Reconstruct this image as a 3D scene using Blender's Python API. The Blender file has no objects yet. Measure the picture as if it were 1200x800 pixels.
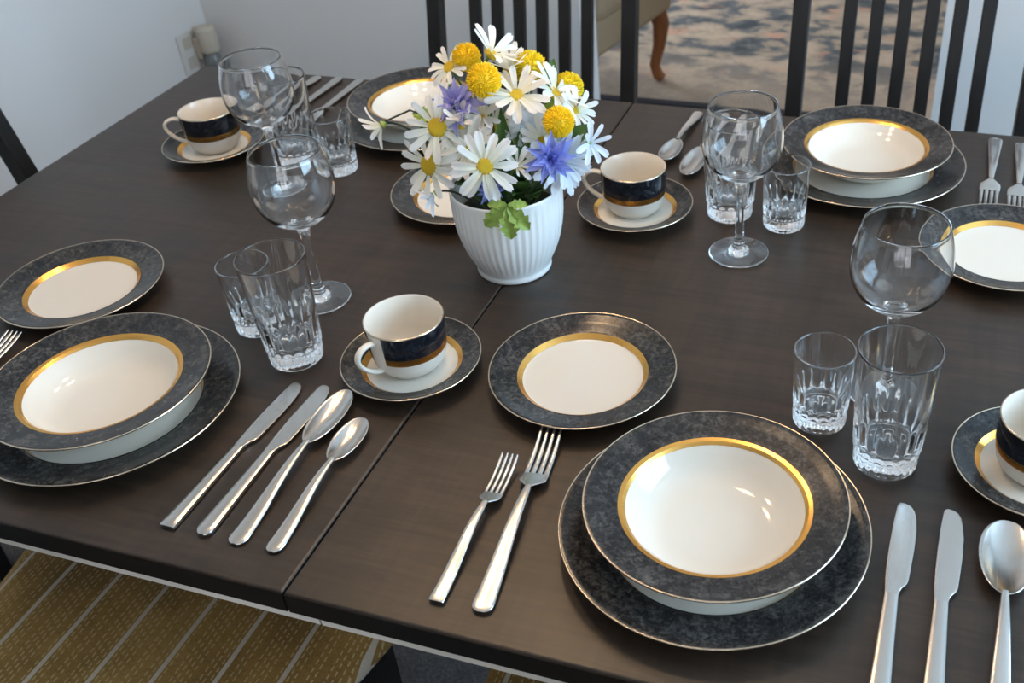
import bpy, math, random
from mathutils import Matrix, Vector

S = bpy.context.scene
COL = S.collection
TZ = 0.74                      # height of the table top above the floor
PI = math.pi
R = math.radians

# ------------------------------------------------------------------ camera
cam_data = bpy.data.cameras.new('camera')
cam = bpy.data.objects.new('camera', cam_data)
COL.objects.link(cam)
_r = Vector((0.94762, 0.315047, -0.052545))
_u = Vector((-0.147337, 0.57714, 0.803244))
_f = Vector((-0.283386, 0.753428, -0.593328))
M = Matrix((( _r.x, _u.x, -_f.x, 0.48138),
            ( _r.y, _u.y, -_f.y, -0.46859),
            ( _r.z, _u.z, -_f.z, TZ + 0.69476),
            (0, 0, 0, 1)))
cam.matrix_world = M
cam_data.sensor_width = 36
cam_data.lens = 1223.64 / 1200 * 36
cam_data.shift_x = -100 / 1200
cam_data.clip_start = 0.02
cam_data.dof.use_dof = True
cam_data.dof.focus_distance = 1.05
cam_data.dof.aperture_fstop = 9.0
S.camera = cam

# ------------------------------------------------------------------ colour management, world
S.view_settings.view_transform = 'Standard'
S.view_settings.look = 'None'
S.view_settings.gamma = 1
S.view_settings.use_curve_mapping = False
S.view_settings.exposure = 0.0
world = bpy.data.worlds.new('world')
S.world = world
world.use_nodes = True
bg = world.node_tree.nodes['Background']
bg.inputs[0].default_value = (0.75, 0.86, 1.0, 1)
bg.inputs[1].default_value = 0.6
cy = S.cycles
cy.use_denoising = True
cy.max_bounces = 28
cy.diffuse_bounces = 4
cy.glossy_bounces = 24
cy.transmission_bounces = 24
cy.transparent_max_bounces = 16
cy.sample_clamp_indirect = 5.0
cy.blur_glossy = 0.6
cy.caustics_reflective = False
cy.caustics_refractive = True

# ------------------------------------------------------------------ daylight through the windows
def area(name, loc, rot, sx, sy, power, color):
    l = bpy.data.lights.new(name, 'AREA')
    l.shape = 'RECTANGLE'; l.size = sx; l.size_y = sy
    l.energy = power; l.color = color
    o = bpy.data.objects.new(name, l); COL.objects.link(o)
    o.location = loc; o.rotation_euler = rot
    return o
area('window_daylight', (2.52, 0.55, 1.62), (0, R(90), 0), 1.3, 1.8, 114, (0.50, 0.755, 1.0))
area('patio_daylight', (0.75, -2.72, 1.35), (R(90), 0, R(0)), 1.8, 1.7, 26, (0.95, 0.97, 1.0))
area('living_room_daylight', (-2.92, 4.1, 1.55), (0, R(-90), 0), 1.4, 2.0, 92, (0.92, 0.93, 1.0))

# ------------------------------------------------------------------ materials
def newmat(name):
    m = bpy.data.materials.new(name); m.use_nodes = True
    nt = m.node_tree
    return m, nt, nt.nodes['Principled BSDF']

def simple(name, col, rough=0.5, metal=0.0, spec=0.5, **kw):
    m, nt, b = newmat(name)
    b.inputs['Base Color'].default_value = (*col, 1)
    b.inputs['Roughness'].default_value = rough
    b.inputs['Metallic'].default_value = metal
    b.inputs['Specular IOR Level'].default_value = spec
    for k, v in kw.items():
        b.inputs[k.replace('_', ' ')].default_value = v
    return m

def noise(nt, scale, detail=4, rough=0.6, vec=None, dist=0.0):
    n = nt.nodes.new('ShaderNodeTexNoise')
    n.inputs['Scale'].default_value = scale
    n.inputs['Detail'].default_value = detail
    n.inputs['Roughness'].default_value = rough
    n.inputs['Distortion'].default_value = dist
    if vec is not None: nt.links.new(vec, n.inputs['Vector'])
    return n

def coords(nt, scale=(1, 1, 1), loc=(0, 0, 0), which='Object'):
    tc = nt.nodes.new('ShaderNodeTexCoord'); mp = nt.nodes.new('ShaderNodeMapping')
    mp.inputs['Scale'].default_value = scale
    mp.inputs['Location'].default_value = loc
    nt.links.new(tc.outputs[which], mp.inputs['Vector'])
    return mp.outputs['Vector']

def ramp(nt, fac, stops):
    r = nt.nodes.new('ShaderNodeValToRGB')
    el = r.color_ramp.elements
    while len(el) < len(stops): el.new(0.5)
    for e, (p, c) in zip(el, stops):
        e.position = p; e.color = (*c, 1)
    nt.links.new(fac, r.inputs['Fac'])
    return r.outputs['Color']

def mix(nt, fac, a, b, mode='MIX'):
    n = nt.nodes.new('ShaderNodeMix'); n.data_type = 'RGBA'; n.blend_type = mode
    for s, v in ((n.inputs[0], fac), (n.inputs[6], a), (n.inputs[7], b)):
        if hasattr(v, 'links') or hasattr(v, 'is_linked'): nt.links.new(v, s)
        elif isinstance(v, tuple): s.default_value = (*v, 1)
        else: s.default_value = v
    return n.outputs[2]

def math_(nt, op, a, b=None, c=None):
    n = nt.nodes.new('ShaderNodeMath'); n.operation = op
    for i, v in enumerate((a, b, c)):
        if v is None: continue
        if hasattr(v, 'is_linked'): nt.links.new(v, n.inputs[i])
        else: n.inputs[i].default_value = v
    return n.outputs[0]

def bump(nt, b, height, strength=0.2, dist=0.01):
    n = nt.nodes.new('ShaderNodeBump')
    n.inputs['Strength'].default_value = strength
    n.inputs['Distance'].default_value = dist
    nt.links.new(height, n.inputs['Height'])
    nt.links.new(n.outputs['Normal'], b.inputs['Normal'])

MT = {}
# dark stained table wood
m, nt, b = newmat('dark_stained_wood')
v1 = coords(nt, (5, 60, 20)); n1 = noise(nt, 1.6, 6, 0.65, v1, 0.6)
v2 = coords(nt, (3, 4, 3)); n2 = noise(nt, 2.2, 4, 0.6, v2, 0.8)
v3 = coords(nt, (90, 7, 20)); n3 = noise(nt, 1.0, 5, 0.6, v3, 0.3)
c1 = ramp(nt, n1.outputs['Fac'], [(0.3, (0.020, 0.0122, 0.0076)), (0.75, (0.050, 0.0310, 0.0193))])
c2 = ramp(nt, n2.outputs['Fac'], [(0.3, (0.62, 0.6, 0.58)), (0.7, (1.2, 1.15, 1.1))])
c3 = ramp(nt, n3.outputs['Fac'], [(0.35, (0.8, 0.8, 0.8)), (0.65, (1.1, 1.1, 1.1))])
cc = mix(nt, 1.0, c1, c2, 'MULTIPLY'); cc = mix(nt, 1.0, cc, c3, 'MULTIPLY')
nt.links.new(cc, b.inputs['Base Color'])
rr = ramp(nt, n2.outputs['Fac'], [(0.3, (0.36, 0.36, 0.36)), (0.7, (0.46, 0.46, 0.46))])
nt.links.new(rr, b.inputs['Roughness'])
bump(nt, b, n1.outputs['Fac'], 0.06, 0.002)
MT['table'] = m
# black-brown chair wood
m, nt, b = newmat('black_brown_wood')
v1 = coords(nt, (60, 60, 4)); n1 = noise(nt, 1.5, 4, 0.6, v1)
nt.links.new(ramp(nt, n1.outputs['Fac'], [(0.3, (0.006, 0.0058, 0.006)), (0.7, (0.013, 0.0122, 0.012))]), b.inputs['Base Color'])
b.inputs['Roughness'].default_value = 0.45; b.inputs['Specular IOR Level'].default_value = 0.32
MT['chair'] = m
# pale lower edge of the table
MT['edge'] = simple('pale_edge_board', (0.80, 0.74, 0.66), 0.6)
# porcelain
MT['porcelain'] = simple('cream_porcelain', (0.735, 0.675, 0.585), 0.10, 0, 0.5)
MT['gold'] = simple('gold_trim', (0.80, 0.43, 0.11), 0.25, 1.0)
MT['gold_line'] = simple('pale_gold_line', (0.66, 0.55, 0.42), 0.22, 1.0)
# marbled charcoal glaze
m, nt, b = newmat('marbled_charcoal_glaze')
v1 = coords(nt)
n1 = noise(nt, 190, 5, 0.72, v1, 0.8); n2 = noise(nt, 42, 4, 0.6, v1, 0.8)
f = math_(nt, 'ADD', math_(nt, 'MULTIPLY', n1.outputs['Fac'], 0.65), math_(nt, 'MULTIPLY', n2.outputs['Fac'], 0.35))
nt.links.new(ramp(nt, f, [(0.40, (0.010, 0.0105, 0.012)), (0.49, (0.022, 0.022, 0.023)), (0.58, (0.065, 0.062, 0.058)), (0.72, (0.14, 0.132, 0.125))]), b.inputs['Base Color'])
b.inputs['Roughness'].default_value = 0.20; b.inputs['Specular IOR Level'].default_value = 0.38
MT['marble'] = m
# dark blue-black cup glaze
m, nt, b = newmat('dark_blue_black_glaze')
v1 = coords(nt); n1 = noise(nt, 110, 5, 0.7, v1, 1.0)
nt.links.new(ramp(nt, n1.outputs['Fac'], [(0.42, (0.004, 0.0055, 0.009)), (0.7, (0.022, 0.026, 0.036))]), b.inputs['Base Color'])
b.inputs['Roughness'].default_value = 0.14
MT['cupband'] = m
# steel
m, nt, b = newmat('stainless_steel')
b.inputs['Metallic'].default_value = 1; b.inputs['Base Color'].default_value = (0.58, 0.56, 0.53, 1)
v1 = coords(nt, (400, 12, 30)); n1 = noise(nt, 1, 3, 0.6, v1)
nt.links.new(ramp(nt, n1.outputs['Fac'], [(0.3, (0.20, 0.20, 0.20)), (0.7, (0.28, 0.28, 0.28))]), b.inputs['Roughness'])
MT['steel'] = m
# glass
m, nt, b = newmat('clear_glass')
b.inputs['Base Color'].default_value = (0.985, 0.995, 1.0, 1)
b.inputs['Transmission Weight'].default_value = 1.0
b.inputs['Roughness'].default_value = 0.0
b.inputs['IOR'].default_value = 1.52
MT['glass'] = m
MT['ceramic'] = simple('white_ceramic', (0.88, 0.87, 0.84), 0.22)
MT['edge_black'] = simple('black_stained_edge', (0.006, 0.005, 0.0045), 0.55, 0, 0.3)
MT['soil'] = simple('dark_floral_foam', (0.02, 0.025, 0.012), 0.9)
# walls, floor
m, nt, b = newmat('pale_wall_paint')
v1 = coords(nt); n1 = noise(nt, 220, 3, 0.6, v1)
b.inputs['Base Color'].default_value = (0.70, 0.69, 0.68, 1); b.inputs['Roughness'].default_value = 0.75
bump(nt, b, n1.outputs['Fac'], 0.08, 0.002)
MT['wall'] = m
MT['ceil'] = simple('white_ceiling_paint', (0.86, 0.85, 0.83), 0.8)
MT['trimw'] = simple('white_trim_paint', (0.75, 0.75, 0.74), 0.4)
m, nt, b = newmat('dark_carpet')
v1 = coords(nt); n1 = noise(nt, 160, 4, 0.75, v1); n2 = noise(nt, 14, 3, 0.6, v1)
f = math_(nt, 'MULTIPLY', n1.outputs['Fac'], math_(nt, 'ADD', n2.outputs['Fac'], 0.5))
nt.links.new(ramp(nt, f, [(0.3, (0.05, 0.043, 0.042)), (0.7, (0.19, 0.165, 0.155))]), b.inputs['Base Color'])
b.inputs['Roughness'].default_value = 0.95
bump(nt, b, n1.outputs['Fac'], 0.6, 0.004)
MT['carpet'] = m
m, nt, b = newmat('light_floor')
v1 = coords(nt, (6, 60, 1)); n1 = noise(nt, 1.2, 4, 0.6, v1)
nt.links.new(ramp(nt, n1.outputs['Fac'], [(0.3, (0.28, 0.21, 0.15)), (0.7, (0.40, 0.32, 0.24))]), b.inputs['Base Color'])
b.inputs['Roughness'].default_value = 0.5
MT['lfloor'] = m
# patterned rug
m, nt, b = newmat('faded_patterned_rug')
v1 = coords(nt, (1, 1, 1)); v2 = coords(nt, (3.8, 5.2, 1), (3.1, 1.7, 0))
n1 = noise(nt, 1.5, 4, 0.58, v2, 0.25)
v3 = coords(nt, (2.6, 5.0, 1), (7.0, 2.2, 0)); n3 = noise(nt, 1.9, 3, 0.55, v3, 0.5)
v4 = coords(nt, (1, 1, 1), (11, 4, 0)); n4 = noise(nt, 60, 3, 0.7, v4)
base = ramp(nt, n1.outputs['Fac'], [(0.37, (0.05, 0.068, 0.08)), (0.46, (0.14, 0.16, 0.17)), (0.50, (0.36, 0.31, 0.24)), (0.62, (0.52, 0.44, 0.34))])
peach = ramp(nt, n3.outputs['Fac'], [(0.60, (0, 0, 0)), (0.68, (1, 1, 1))])
base = mix(nt, math_(nt, 'MULTIPLY', peach, 0.6), base, (0.62, 0.33, 0.22))
tc = nt.nodes.new('ShaderNodeTexCoord'); sp = nt.nodes.new('ShaderNodeSeparateXYZ'); nt.links.new(tc.outputs['Object'], sp.inputs[0])
edge = nt.nodes.new('ShaderNodeMapRange'); edge.inputs[1].default_value = 0.25; edge.inputs[2].default_value = 0.62
nt.links.new(math_(nt, 'ADD', sp.outputs['Y'], math_(nt, 'MULTIPLY', n1.outputs['Fac'], 0.3)), edge.inputs[0])
inv = math_(nt, 'MULTIPLY', math_(nt, 'SUBTRACT', 1.0, edge.outputs[0]), 0.8)
base = mix(nt, inv, base, (0.47, 0.40, 0.32))
base = mix(nt, 0.35, base, ramp(nt, n4.outputs['Fac'], [(0.3, (0.55, 0.55, 0.55)), (0.7, (1.2, 1.2, 1.2))]), 'MULTIPLY')
nt.links.new(base, b.inputs['Base Color']); b.inputs['Roughness'].default_value = 0.95
MT['rug'] = m
MT['rugedge'] = simple('dark_rug_binding', (0.03, 0.035, 0.045), 0.95)
# striped seat fabric: local x across the seat
m, nt, b = newmat('ochre_striped_fabric')
tc = nt.nodes.new('ShaderNodeTexCoord'); sp = nt.nodes.new('ShaderNodeSeparateXYZ'); nt.links.new(tc.outputs['Object'], sp.inputs[0])
X, Y = sp.outputs['X'], sp.outputs['Y']
wob = math_(nt, 'MULTIPLY', math_(nt, 'SINE', math_(nt, 'MULTIPLY', Y, 18.0)), 0.0004)
xs = math_(nt, 'DIVIDE', math_(nt, 'ADD', math_(nt, 'ADD', X, wob), 2.0 * 0.0695 * 10 + 0.011), 0.0695)
fr = math_(nt, 'FRACT', xs)
wide = math_(nt, 'LESS_THAN', math_(nt, 'ABSOLUTE', math_(nt, 'SUBTRACT', fr, 0.5)), 0.042)
fine = math_(nt, 'FRACT', math_(nt, 'MULTIPLY', xs, 11.0))
fline = math_(nt, 'LESS_THAN', math_(nt, 'ABSOLUTE', math_(nt, 'SUBTRACT', fine, 0.5)), 0.13)
row = math_(nt, 'FLOOR', math_(nt, 'MULTIPLY', xs, 11.0))
dash = math_(nt, 'FRACT', math_(nt, 'ADD', math_(nt, 'MULTIPLY', Y, 95.0), math_(nt, 'MULTIPLY', row, 0.37)))
dashm = math_(nt, 'LESS_THAN', dash, 0.6)
vx = coords(nt, (14, 4, 1)); nx = noise(nt, 1, 3, 0.6, vx)
pres = math_(nt, 'GREATER_THAN', math_(nt, 'FRACT', math_(nt, 'MULTIPLY', row, 0.3871)), 0.22)
fmask = math_(nt, 'MULTIPLY', math_(nt, 'MULTIPLY', fline, dashm), pres)
vg = coords(nt, (1, 1, 1)); ng = noise(nt, 9, 4, 0.6, vg); ngf = noise(nt, 340, 2, 0.6, vg)
basec = ramp(nt, ng.outputs['Fac'], [(0.28, (0.20, 0.110, 0.030)), (0.55, (0.40, 0.225, 0.055)), (0.75, (0.50, 0.295, 0.085))])
basec = mix(nt, 0.5, basec, ramp(nt, ngf.outputs['Fac'], [(0.3, (0.6, 0.6, 0.6)), (0.7, (1.2, 1.2, 1.2))]), 'MULTIPLY')
basec = mix(nt, math_(nt, 'MULTIPLY', fmask, 0.5), basec, (0.80, 0.62, 0.36))
basec = mix(nt, math_(nt, 'MULTIPLY', wide, 0.85), basec, (0.72, 0.62, 0.50))
nt.links.new(basec, b.inputs['Base Color']); b.inputs['Roughness'].default_value = 0.9
bump(nt, b, ngf.outputs['Fac'], 0.3, 0.002)
MT['fabric'] = m
MT['tan'] = simple('tan_upholstery', (0.33, 0.25, 0.155), 0.9)
m, nt, b = newmat('chestnut_wood')
v1 = coords(nt, (30, 30, 4)); n1 = noise(nt, 1.4, 4, 0.6, v1)
nt.links.new(ramp(nt, n1.outputs['Fac'], [(0.3, (0.16, 0.055, 0.018)), (0.7, (0.27, 0.10, 0.03))]), b.inputs['Base Color'])
b.inputs['Roughness'].default_value = 0.35
MT['chestnut'] = m
# flowers
def petalmat(name, col, tip, trans=0.38):
    m, nt, b = newmat(name)
    tc = nt.nodes.new('ShaderNodeTexCoord'); sp = nt.nodes.new('ShaderNodeSeparateXYZ'); nt.links.new(tc.outputs['Object'], sp.inputs[0])
    v = coords(nt, (6, 90, 1)); n = noise(nt, 3, 3, 0.6, v)
    c = ramp(nt, sp.outputs['X'], [(0.0, col), (1.0, tip)])
    c = mix(nt, 0.25, c, ramp(nt, n.outputs['Fac'], [(0.3, (0.75, 0.75, 0.75)), (0.7, (1.08, 1.08, 1.08))]), 'MULTIPLY')
    nt.links.new(c, b.inputs['Base Color']); b.inputs['Roughness'].default_value = 0.6
    b.inputs['Subsurface Weight'].default_value = 0.0
    tr = nt.nodes.new('ShaderNodeBsdfTranslucent'); nt.links.new(c, tr.inputs['Color'])
    ms = nt.nodes.new('ShaderNodeMixShader'); ms.inputs[0].default_value = trans
    out = nt.nodes['Material Output']
    nt.links.new(b.outputs[0], ms.inputs[1]); nt.links.new(tr.outputs[0], ms.inputs[2]); nt.links.new(ms.outputs[0], out.inputs['Surface'])
    return m
MT['petal'] = petalmat('white_petal', (0.86, 0.87, 0.70), (0.96, 0.95, 0.96))
MT['petal_pink'] = petalmat('blush_white_petal', (0.86, 0.84, 0.66), (0.93, 0.86, 0.82))
MT['petal_blue'] = petalmat('bluish_white_petal', (0.74, 0.84, 0.93), (0.90, 0.92, 0.97))
MT['cornflower'] = petalmat('periwinkle_petal', (0.16, 0.19, 0.68), (0.36, 0.43, 0.86))
MT['lilac'] = petalmat('lilac_petal', (0.24, 0.23, 0.62), (0.44, 0.45, 0.84))
m, nt, b = newmat('yellow_flower_disc')
v1 = coords(nt); n1 = noise(nt, 700, 2, 0.6, v1)
nt.links.new(ramp(nt, n1.outputs['Fac'], [(0.3, (0.72, 0.40, 0.01)), (0.7, (0.90, 0.66, 0.03))]), b.inputs['Base Color'])
b.inputs['Roughness'].default_value = 0.8; bump(nt, b, n1.outputs['Fac'], 0.8, 0.002)
MT['disc'] = m
MT['pompom'] = simple('yellow_floret', (0.90, 0.62, 0.01), 0.65)
MT['pompom_green'] = simple('yellow_green_floret', (0.80, 0.62, 0.015), 0.65)
MT['stem'] = simple('green_stem', (0.12, 0.20, 0.05), 0.6)
MT['twig'] = simple('dark_twig', (0.03, 0.04, 0.025), 0.7)
def leafmat(name, a, c):
    m, nt, b = newmat(name)
    v = coords(nt, (30, 30, 30)); n = noise(nt, 1.6, 4, 0.6, v)
    col = ramp(nt, n.outputs['Fac'], [(0.3, a), (0.7, c)])
    nt.links.new(col, b.inputs['Base Color']); b.inputs['Roughness'].default_value = 0.5
    return m
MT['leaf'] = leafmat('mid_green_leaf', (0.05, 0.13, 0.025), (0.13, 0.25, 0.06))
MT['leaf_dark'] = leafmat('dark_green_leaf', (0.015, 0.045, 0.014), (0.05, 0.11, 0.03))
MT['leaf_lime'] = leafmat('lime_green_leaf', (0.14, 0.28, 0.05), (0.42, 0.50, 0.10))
MT['beige_plastic'] = simple('beige_plastic', (0.50, 0.45, 0.37), 0.45)
MT['white_plastic'] = simple('white_plastic', (0.62, 0.60, 0.57), 0.4)
MT['grey_vial'] = simple('smoky_vial', (0.16, 0.17, 0.17), 0.15)
MT['brass'] = simple('brushed_brass', (0.6, 0.45, 0.22), 0.35, 1.0)
m, nt, b = newmat('warm_bulb')
b.inputs['Base Color'].default_value = (1, 0.9, 0.75, 1)
b.inputs['Emission Color'].default_value = (1.0, 0.66, 0.36, 1)
b.inputs['Emission Strength'].default_value = 66
MT['bulb'] = m
# thin window pane
m, nt, b = newmat('window_pane')
nt.nodes.remove(b)
tr = nt.nodes.new('ShaderNodeBsdfTransparent'); gl = nt.nodes.new('ShaderNodeBsdfGlossy'); gl.inputs['Roughness'].default_value = 0.02
ms = nt.nodes.new('ShaderNodeMixShader'); ms.inputs[0].default_value = 0.06
nt.links.new(tr.outputs[0], ms.inputs[1]); nt.links.new(gl.outputs[0], ms.inputs[2]); nt.links.new(ms.outputs[0], nt.nodes['Material Output'].inputs['Surface'])
MT['pane'] = m

# ------------------------------------------------------------------ mesh helpers
def mk_mesh(name, V, F, mat, smooth=True, sharp=None):
    me = bpy.data.meshes.new(name)
    me.from_pydata([tuple(v) for v in V], [], F)
    me.update()
    if mat: me.materials.append(MT[mat] if isinstance(mat, str) else mat)
    if smooth:
        me.polygons.foreach_set('use_smooth', [True] * len(me.polygons))
        if sharp is not None: me.set_sharp_from_angle(angle=R(sharp))
    return me

def link(name, me, parent=None, loc=(0, 0, 0), rot=None, mat4=None):
    o = bpy.data.objects.new(name, me); COL.objects.link(o)
    if parent is not None: o.parent = parent
    if mat4 is not None: o.matrix_local = mat4
    else:
        o.location = loc
        if rot is not None: o.rotation_euler = rot
    return o

def thing(name, label, cat, loc=(0, 0, 0), rotz=0, group=None):
    o = bpy.data.objects.new(name, None); COL.objects.link(o)
    o.empty_display_size = 0.02
    o.location = loc; o.rotation_euler = (0, 0, rotz)
    tag(o, label, cat, group)
    return o

def tag(o, label, cat, group=None):
    o['label'] = label; o['category'] = cat
    if group: o['group'] = group
    return o

def lathe(profile, seg=64, mod=None):
    """profile: list of (r, z) along the outline; faces point outwards when it runs up the outside."""
    V, F, rings = [], [], []
    for (r, z) in profile:
        if r < 1e-6:
            rings.append([len(V)]); V.append((0, 0, z))
        else:
            k = len(V)
            for i in range(seg):
                a = 2 * PI * i / seg
                q = r + (mod(r, z, a) if mod else 0)
                V.append((q * math.cos(a), q * math.sin(a), z))
            rings.append(list(range(k, k + seg)))
    for A, B in zip(rings, rings[1:]):
        for i in range(seg):
            j = (i + 1) % seg
            if len(A) == 1 and len(B) == 1: continue
            if len(A) == 1: F.append((A[0], B[j], B[i]))
            elif len(B) == 1: F.append((A[i], A[j], B[0]))
            else: F.append((A[i], A[j], B[j], B[i]))
    return V, F

def arc_lathe(profile, a0, a1, seg):
    V, F = [], []
    n = len(profile)
    for i in range(seg + 1):
        a = a0 + (a1 - a0) * i / seg
        for (r, z) in profile: V.append((r * math.cos(a), r * math.sin(a), z))
    for i in range(seg):
        for k in range(n - 1):
            p = i * n + k
            F.append((p, p + n, p + n + 1, p + 1))
    return V, F

def box(x0, x1, y0, y1, z0, z1, V=None, F=None):
    V = [] if V is None else V; F = [] if F is None else F
    k = len(V)
    V += [(x0, y0, z0), (x1, y0, z0), (x1, y1, z0), (x0, y1, z0), (x0, y0, z1), (x1, y0, z1), (x1, y1, z1), (x0, y1, z1)]
    F += [(k, k+3, k+2, k+1), (k+4, k+5, k+6, k+7), (k, k+1, k+5, k+4), (k+1, k+2, k+6, k+5), (k+2, k+3, k+7, k+6), (k+3, k, k+4, k+7)]
    return V, F

def boxes(*bs):
    V, F = [], []
    for q in bs: box(*q, V, F)
    return V, F

def bevel(o, w, seg=3):
    md = o.modifiers.new('bevel', 'BEVEL'); md.width = w; md.segments = seg; md.limit_method = 'ANGLE'; md.angle_limit = R(40)
    return o

def loft(secs, n=12, power=2.6, cap=True):
    """secs: (x, y, z, half width in x, half thickness in z); sections lie across y."""
    V, F = [], []
    for (x, y, z, w, t) in secs:
        for i in range(n):
            a = 2 * PI * i / n
            ca, sa = math.cos(a), math.sin(a)
            V.append((x + w * math.copysign(abs(ca) ** (2 / power), ca), y, z + t * math.copysign(abs(sa) ** (2 / power), sa)))
    for s in range(len(secs) - 1):
        for i in range(n):
            j = (i + 1) % n
            F.append((s * n + i, s * n + j, (s + 1) * n + j, (s + 1) * n + i))
    if cap:
        F.append(tuple(range(n))); F.append(tuple((len(secs) - 1) * n + i for i in reversed(range(n))))
    return V, F

def tube(pts, rads, n=8):
    V, F = [], []
    pts = [Vector(p) for p in pts]
    up = Vector((0.31, 0.52, 0.79)).normalized()
    for i, p in enumerate(pts):
        d = (pts[min(i + 1, len(pts) - 1)] - pts[max(i - 1, 0)]).normalized()
        s = d.cross(up)
        if s.length < 1e-3: s = d.cross(Vector((1, 0, 0)))
        s.normalize(); t = s.cross(d)
        r = rads[i] if isinstance(rads, (list, tuple)) else rads
        for k in range(n):
            a = 2 * PI * k / n
            V.append(p + s * (r * math.cos(a)) + t * (r * math.sin(a)))
    for i in range(len(pts) - 1):
        for k in range(n):
            j = (k + 1) % n
            F.append((i * n + k, i * n + j, (i + 1) * n + j, (i + 1) * n + k))
    F.append(tuple(range(n))); F.append(tuple((len(pts) - 1) * n + k for k in reversed(range(n))))
    return V, F

def bez(p0, p1, p2, n=8):
    p0, p1, p2 = Vector(p0), Vector(p1), Vector(p2)
    return [(1-t)**2 * p0 + 2*(1-t)*t * p1 + t*t * p2 for t in [i / n for i in range(n + 1)]]

def structure(name, VF, mat, smooth=False):
    o = link(name, mk_mesh(name, *VF, mat, smooth)); o['kind'] = 'structure'
    return o

# ------------------------------------------------------------------ the room
XL, XR, YB, YF, ZC, WT = -1.60, 2.40, 2.00, -2.60, 2.50, 0.12
DX0, DX1, DZ = -0.437, 0.450, 2.06
structure('floor', boxes((XL - WT, XR + WT, YF - WT, YB + WT, -0.1, 0)), 'carpet')
structure('ceiling', boxes((XL - WT, XR + WT, YF - WT, YB + WT, ZC, ZC + 0.1)), 'ceil')
structure('wall_left', boxes((XL - WT, XL, YF, YB, 0, ZC)), 'wall')
structure('wall_back', boxes((XL - WT, DX0, YB, YB + WT, 0, ZC), (DX1, XR + WT, YB, YB + WT, 0, ZC), (DX0, DX1, YB, YB + WT, DZ, ZC)), 'wall')
GX0, GX1, GZ0, GZ1 = -0.15, 1.65, 0.50, 2.20
structure('wall_front', boxes((XL - WT, GX0, YF - WT, YF, 0, ZC), (GX1, XR + WT, YF - WT, YF, 0, ZC), (GX0, GX1, YF - WT, YF, 0, GZ0), (GX0, GX1, YF - WT, YF, GZ1, ZC)), 'wall')
win2 = bpy.data.objects.new('window_2', None); COL.objects.link(win2); win2['kind'] = 'structure'; win2['label'] = 'white framed window in the wall behind the near chairs'; win2['category'] = 'window'
link('window_frame', mk_mesh('window_frame', *boxes((GX0, GX0 + 0.05, YF - 0.09, YF - 0.02, GZ0, GZ1), (GX1 - 0.05, GX1, YF - 0.09, YF - 0.02, GZ0, GZ1),
     (GX0, GX1, YF - 0.09, YF - 0.02, GZ0, GZ0 + 0.05), (GX0, GX1, YF - 0.09, YF - 0.02, GZ1 - 0.05, GZ1)), 'trimw', False), win2)
link('mullion', mk_mesh('mullion', *boxes(((GX0 + GX1) / 2 - 0.03, (GX0 + GX1) / 2 + 0.03, YF - 0.08, YF - 0.03, GZ0 + 0.05, GZ1 - 0.05)), 'trimw', False), win2)
for xa, xb in ((GX0 + 0.05, (GX0 + GX1) / 2 - 0.03), ((GX0 + GX1) / 2 + 0.03, GX1 - 0.05)):
    link('pane', mk_mesh('pane', *boxes((xa, xb, YF - 0.057, YF - 0.053, GZ0 + 0.05, GZ1 - 0.05)), 'pane', False), win2)
WY0, WY1, WZ0, WZ1 = -0.36, 1.46, 0.95, 2.28
structure('wall_right', boxes((XR, XR + WT, YF, WY0, 0, ZC), (XR, XR + WT, WY1, YB, 0, ZC), (XR, XR + WT, WY0, WY1, 0, WZ0), (XR, XR + WT, WY0, WY1, WZ1, ZC)), 'wall')
structure('baseboard_left', boxes((XL, XL + 0.014, YF, YB, 0, 0.10)), 'trimw')
structure('baseboard_back', boxes((XL + 0.014, DX0, YB - 0.014, YB, 0, 0.10), (DX1, XR, YB - 0.014, YB, 0, 0.10)), 'trimw')
# window in the right wall
win = thing('window_1', 'white framed window in the side wall', 'window'); win['kind'] = 'structure'
fr_ = link('window_frame', mk_mesh('window_frame', *boxes((XR + 0.02, XR + 0.09, WY0, WY0 + 0.05, WZ0, WZ1), (XR + 0.02, XR + 0.09, WY1 - 0.05, WY1, WZ0, WZ1),
     (XR + 0.02, XR + 0.09, WY0, WY1, WZ0, WZ0 + 0.05), (XR + 0.02, XR + 0.09, WY0, WY1, WZ1 - 0.05, WZ1)), 'trimw', False), win)
ym = (WY0 + WY1) / 2
link('mullion', mk_mesh('mullion', *boxes((XR + 0.03, XR + 0.08, ym - 0.03, ym + 0.03, WZ0 + 0.05, WZ1 - 0.05)), 'trimw', False), win)
for ya, yb in ((WY0 + 0.05, ym - 0.03), (ym + 0.03, WY1 - 0.05)):
    link('pane', mk_mesh('pane', *boxes((XR + 0.053, XR + 0.057, ya, yb, WZ0 + 0.05, WZ1 - 0.05)), 'pane', False), win)
link('window_sill', mk_mesh('window_sill', *boxes((XR - 0.05, XR + 0.02, WY0 - 0.04, WY1 + 0.04, WZ0 - 0.03, WZ0)), 'trimw', False), win)
# living room beyond the doorway
structure('living_room_floor', boxes((-3.1, 2.6, YB + WT, 6.4, -0.1, 0)), 'lfloor')
structure('living_room_ceiling', boxes((-3.1, 2.6, YB + WT, 6.4, ZC, ZC + 0.1)), 'ceil')
structure('wall_far', boxes((-3.1, 2.6, 6.3, 6.4, 0, ZC)), 'wall')
structure('wall_living_right', boxes((2.5, 2.6, YB + WT, 6.3, 0, ZC)), 'wall')
structure('wall_living_left', boxes((-3.1, -3.0, YB + WT, 3.0, 0, ZC), (-3.1, -3.0, 5.2, 6.3, 0, ZC), (-3.1, -3.0, 3.0, 5.2, 0, 0.8), (-3.1, -3.0, 3.0, 5.2, 2.3, ZC)), 'wall')
bpy.data.objects['living_room_daylight'].location.x = -3.05

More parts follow.
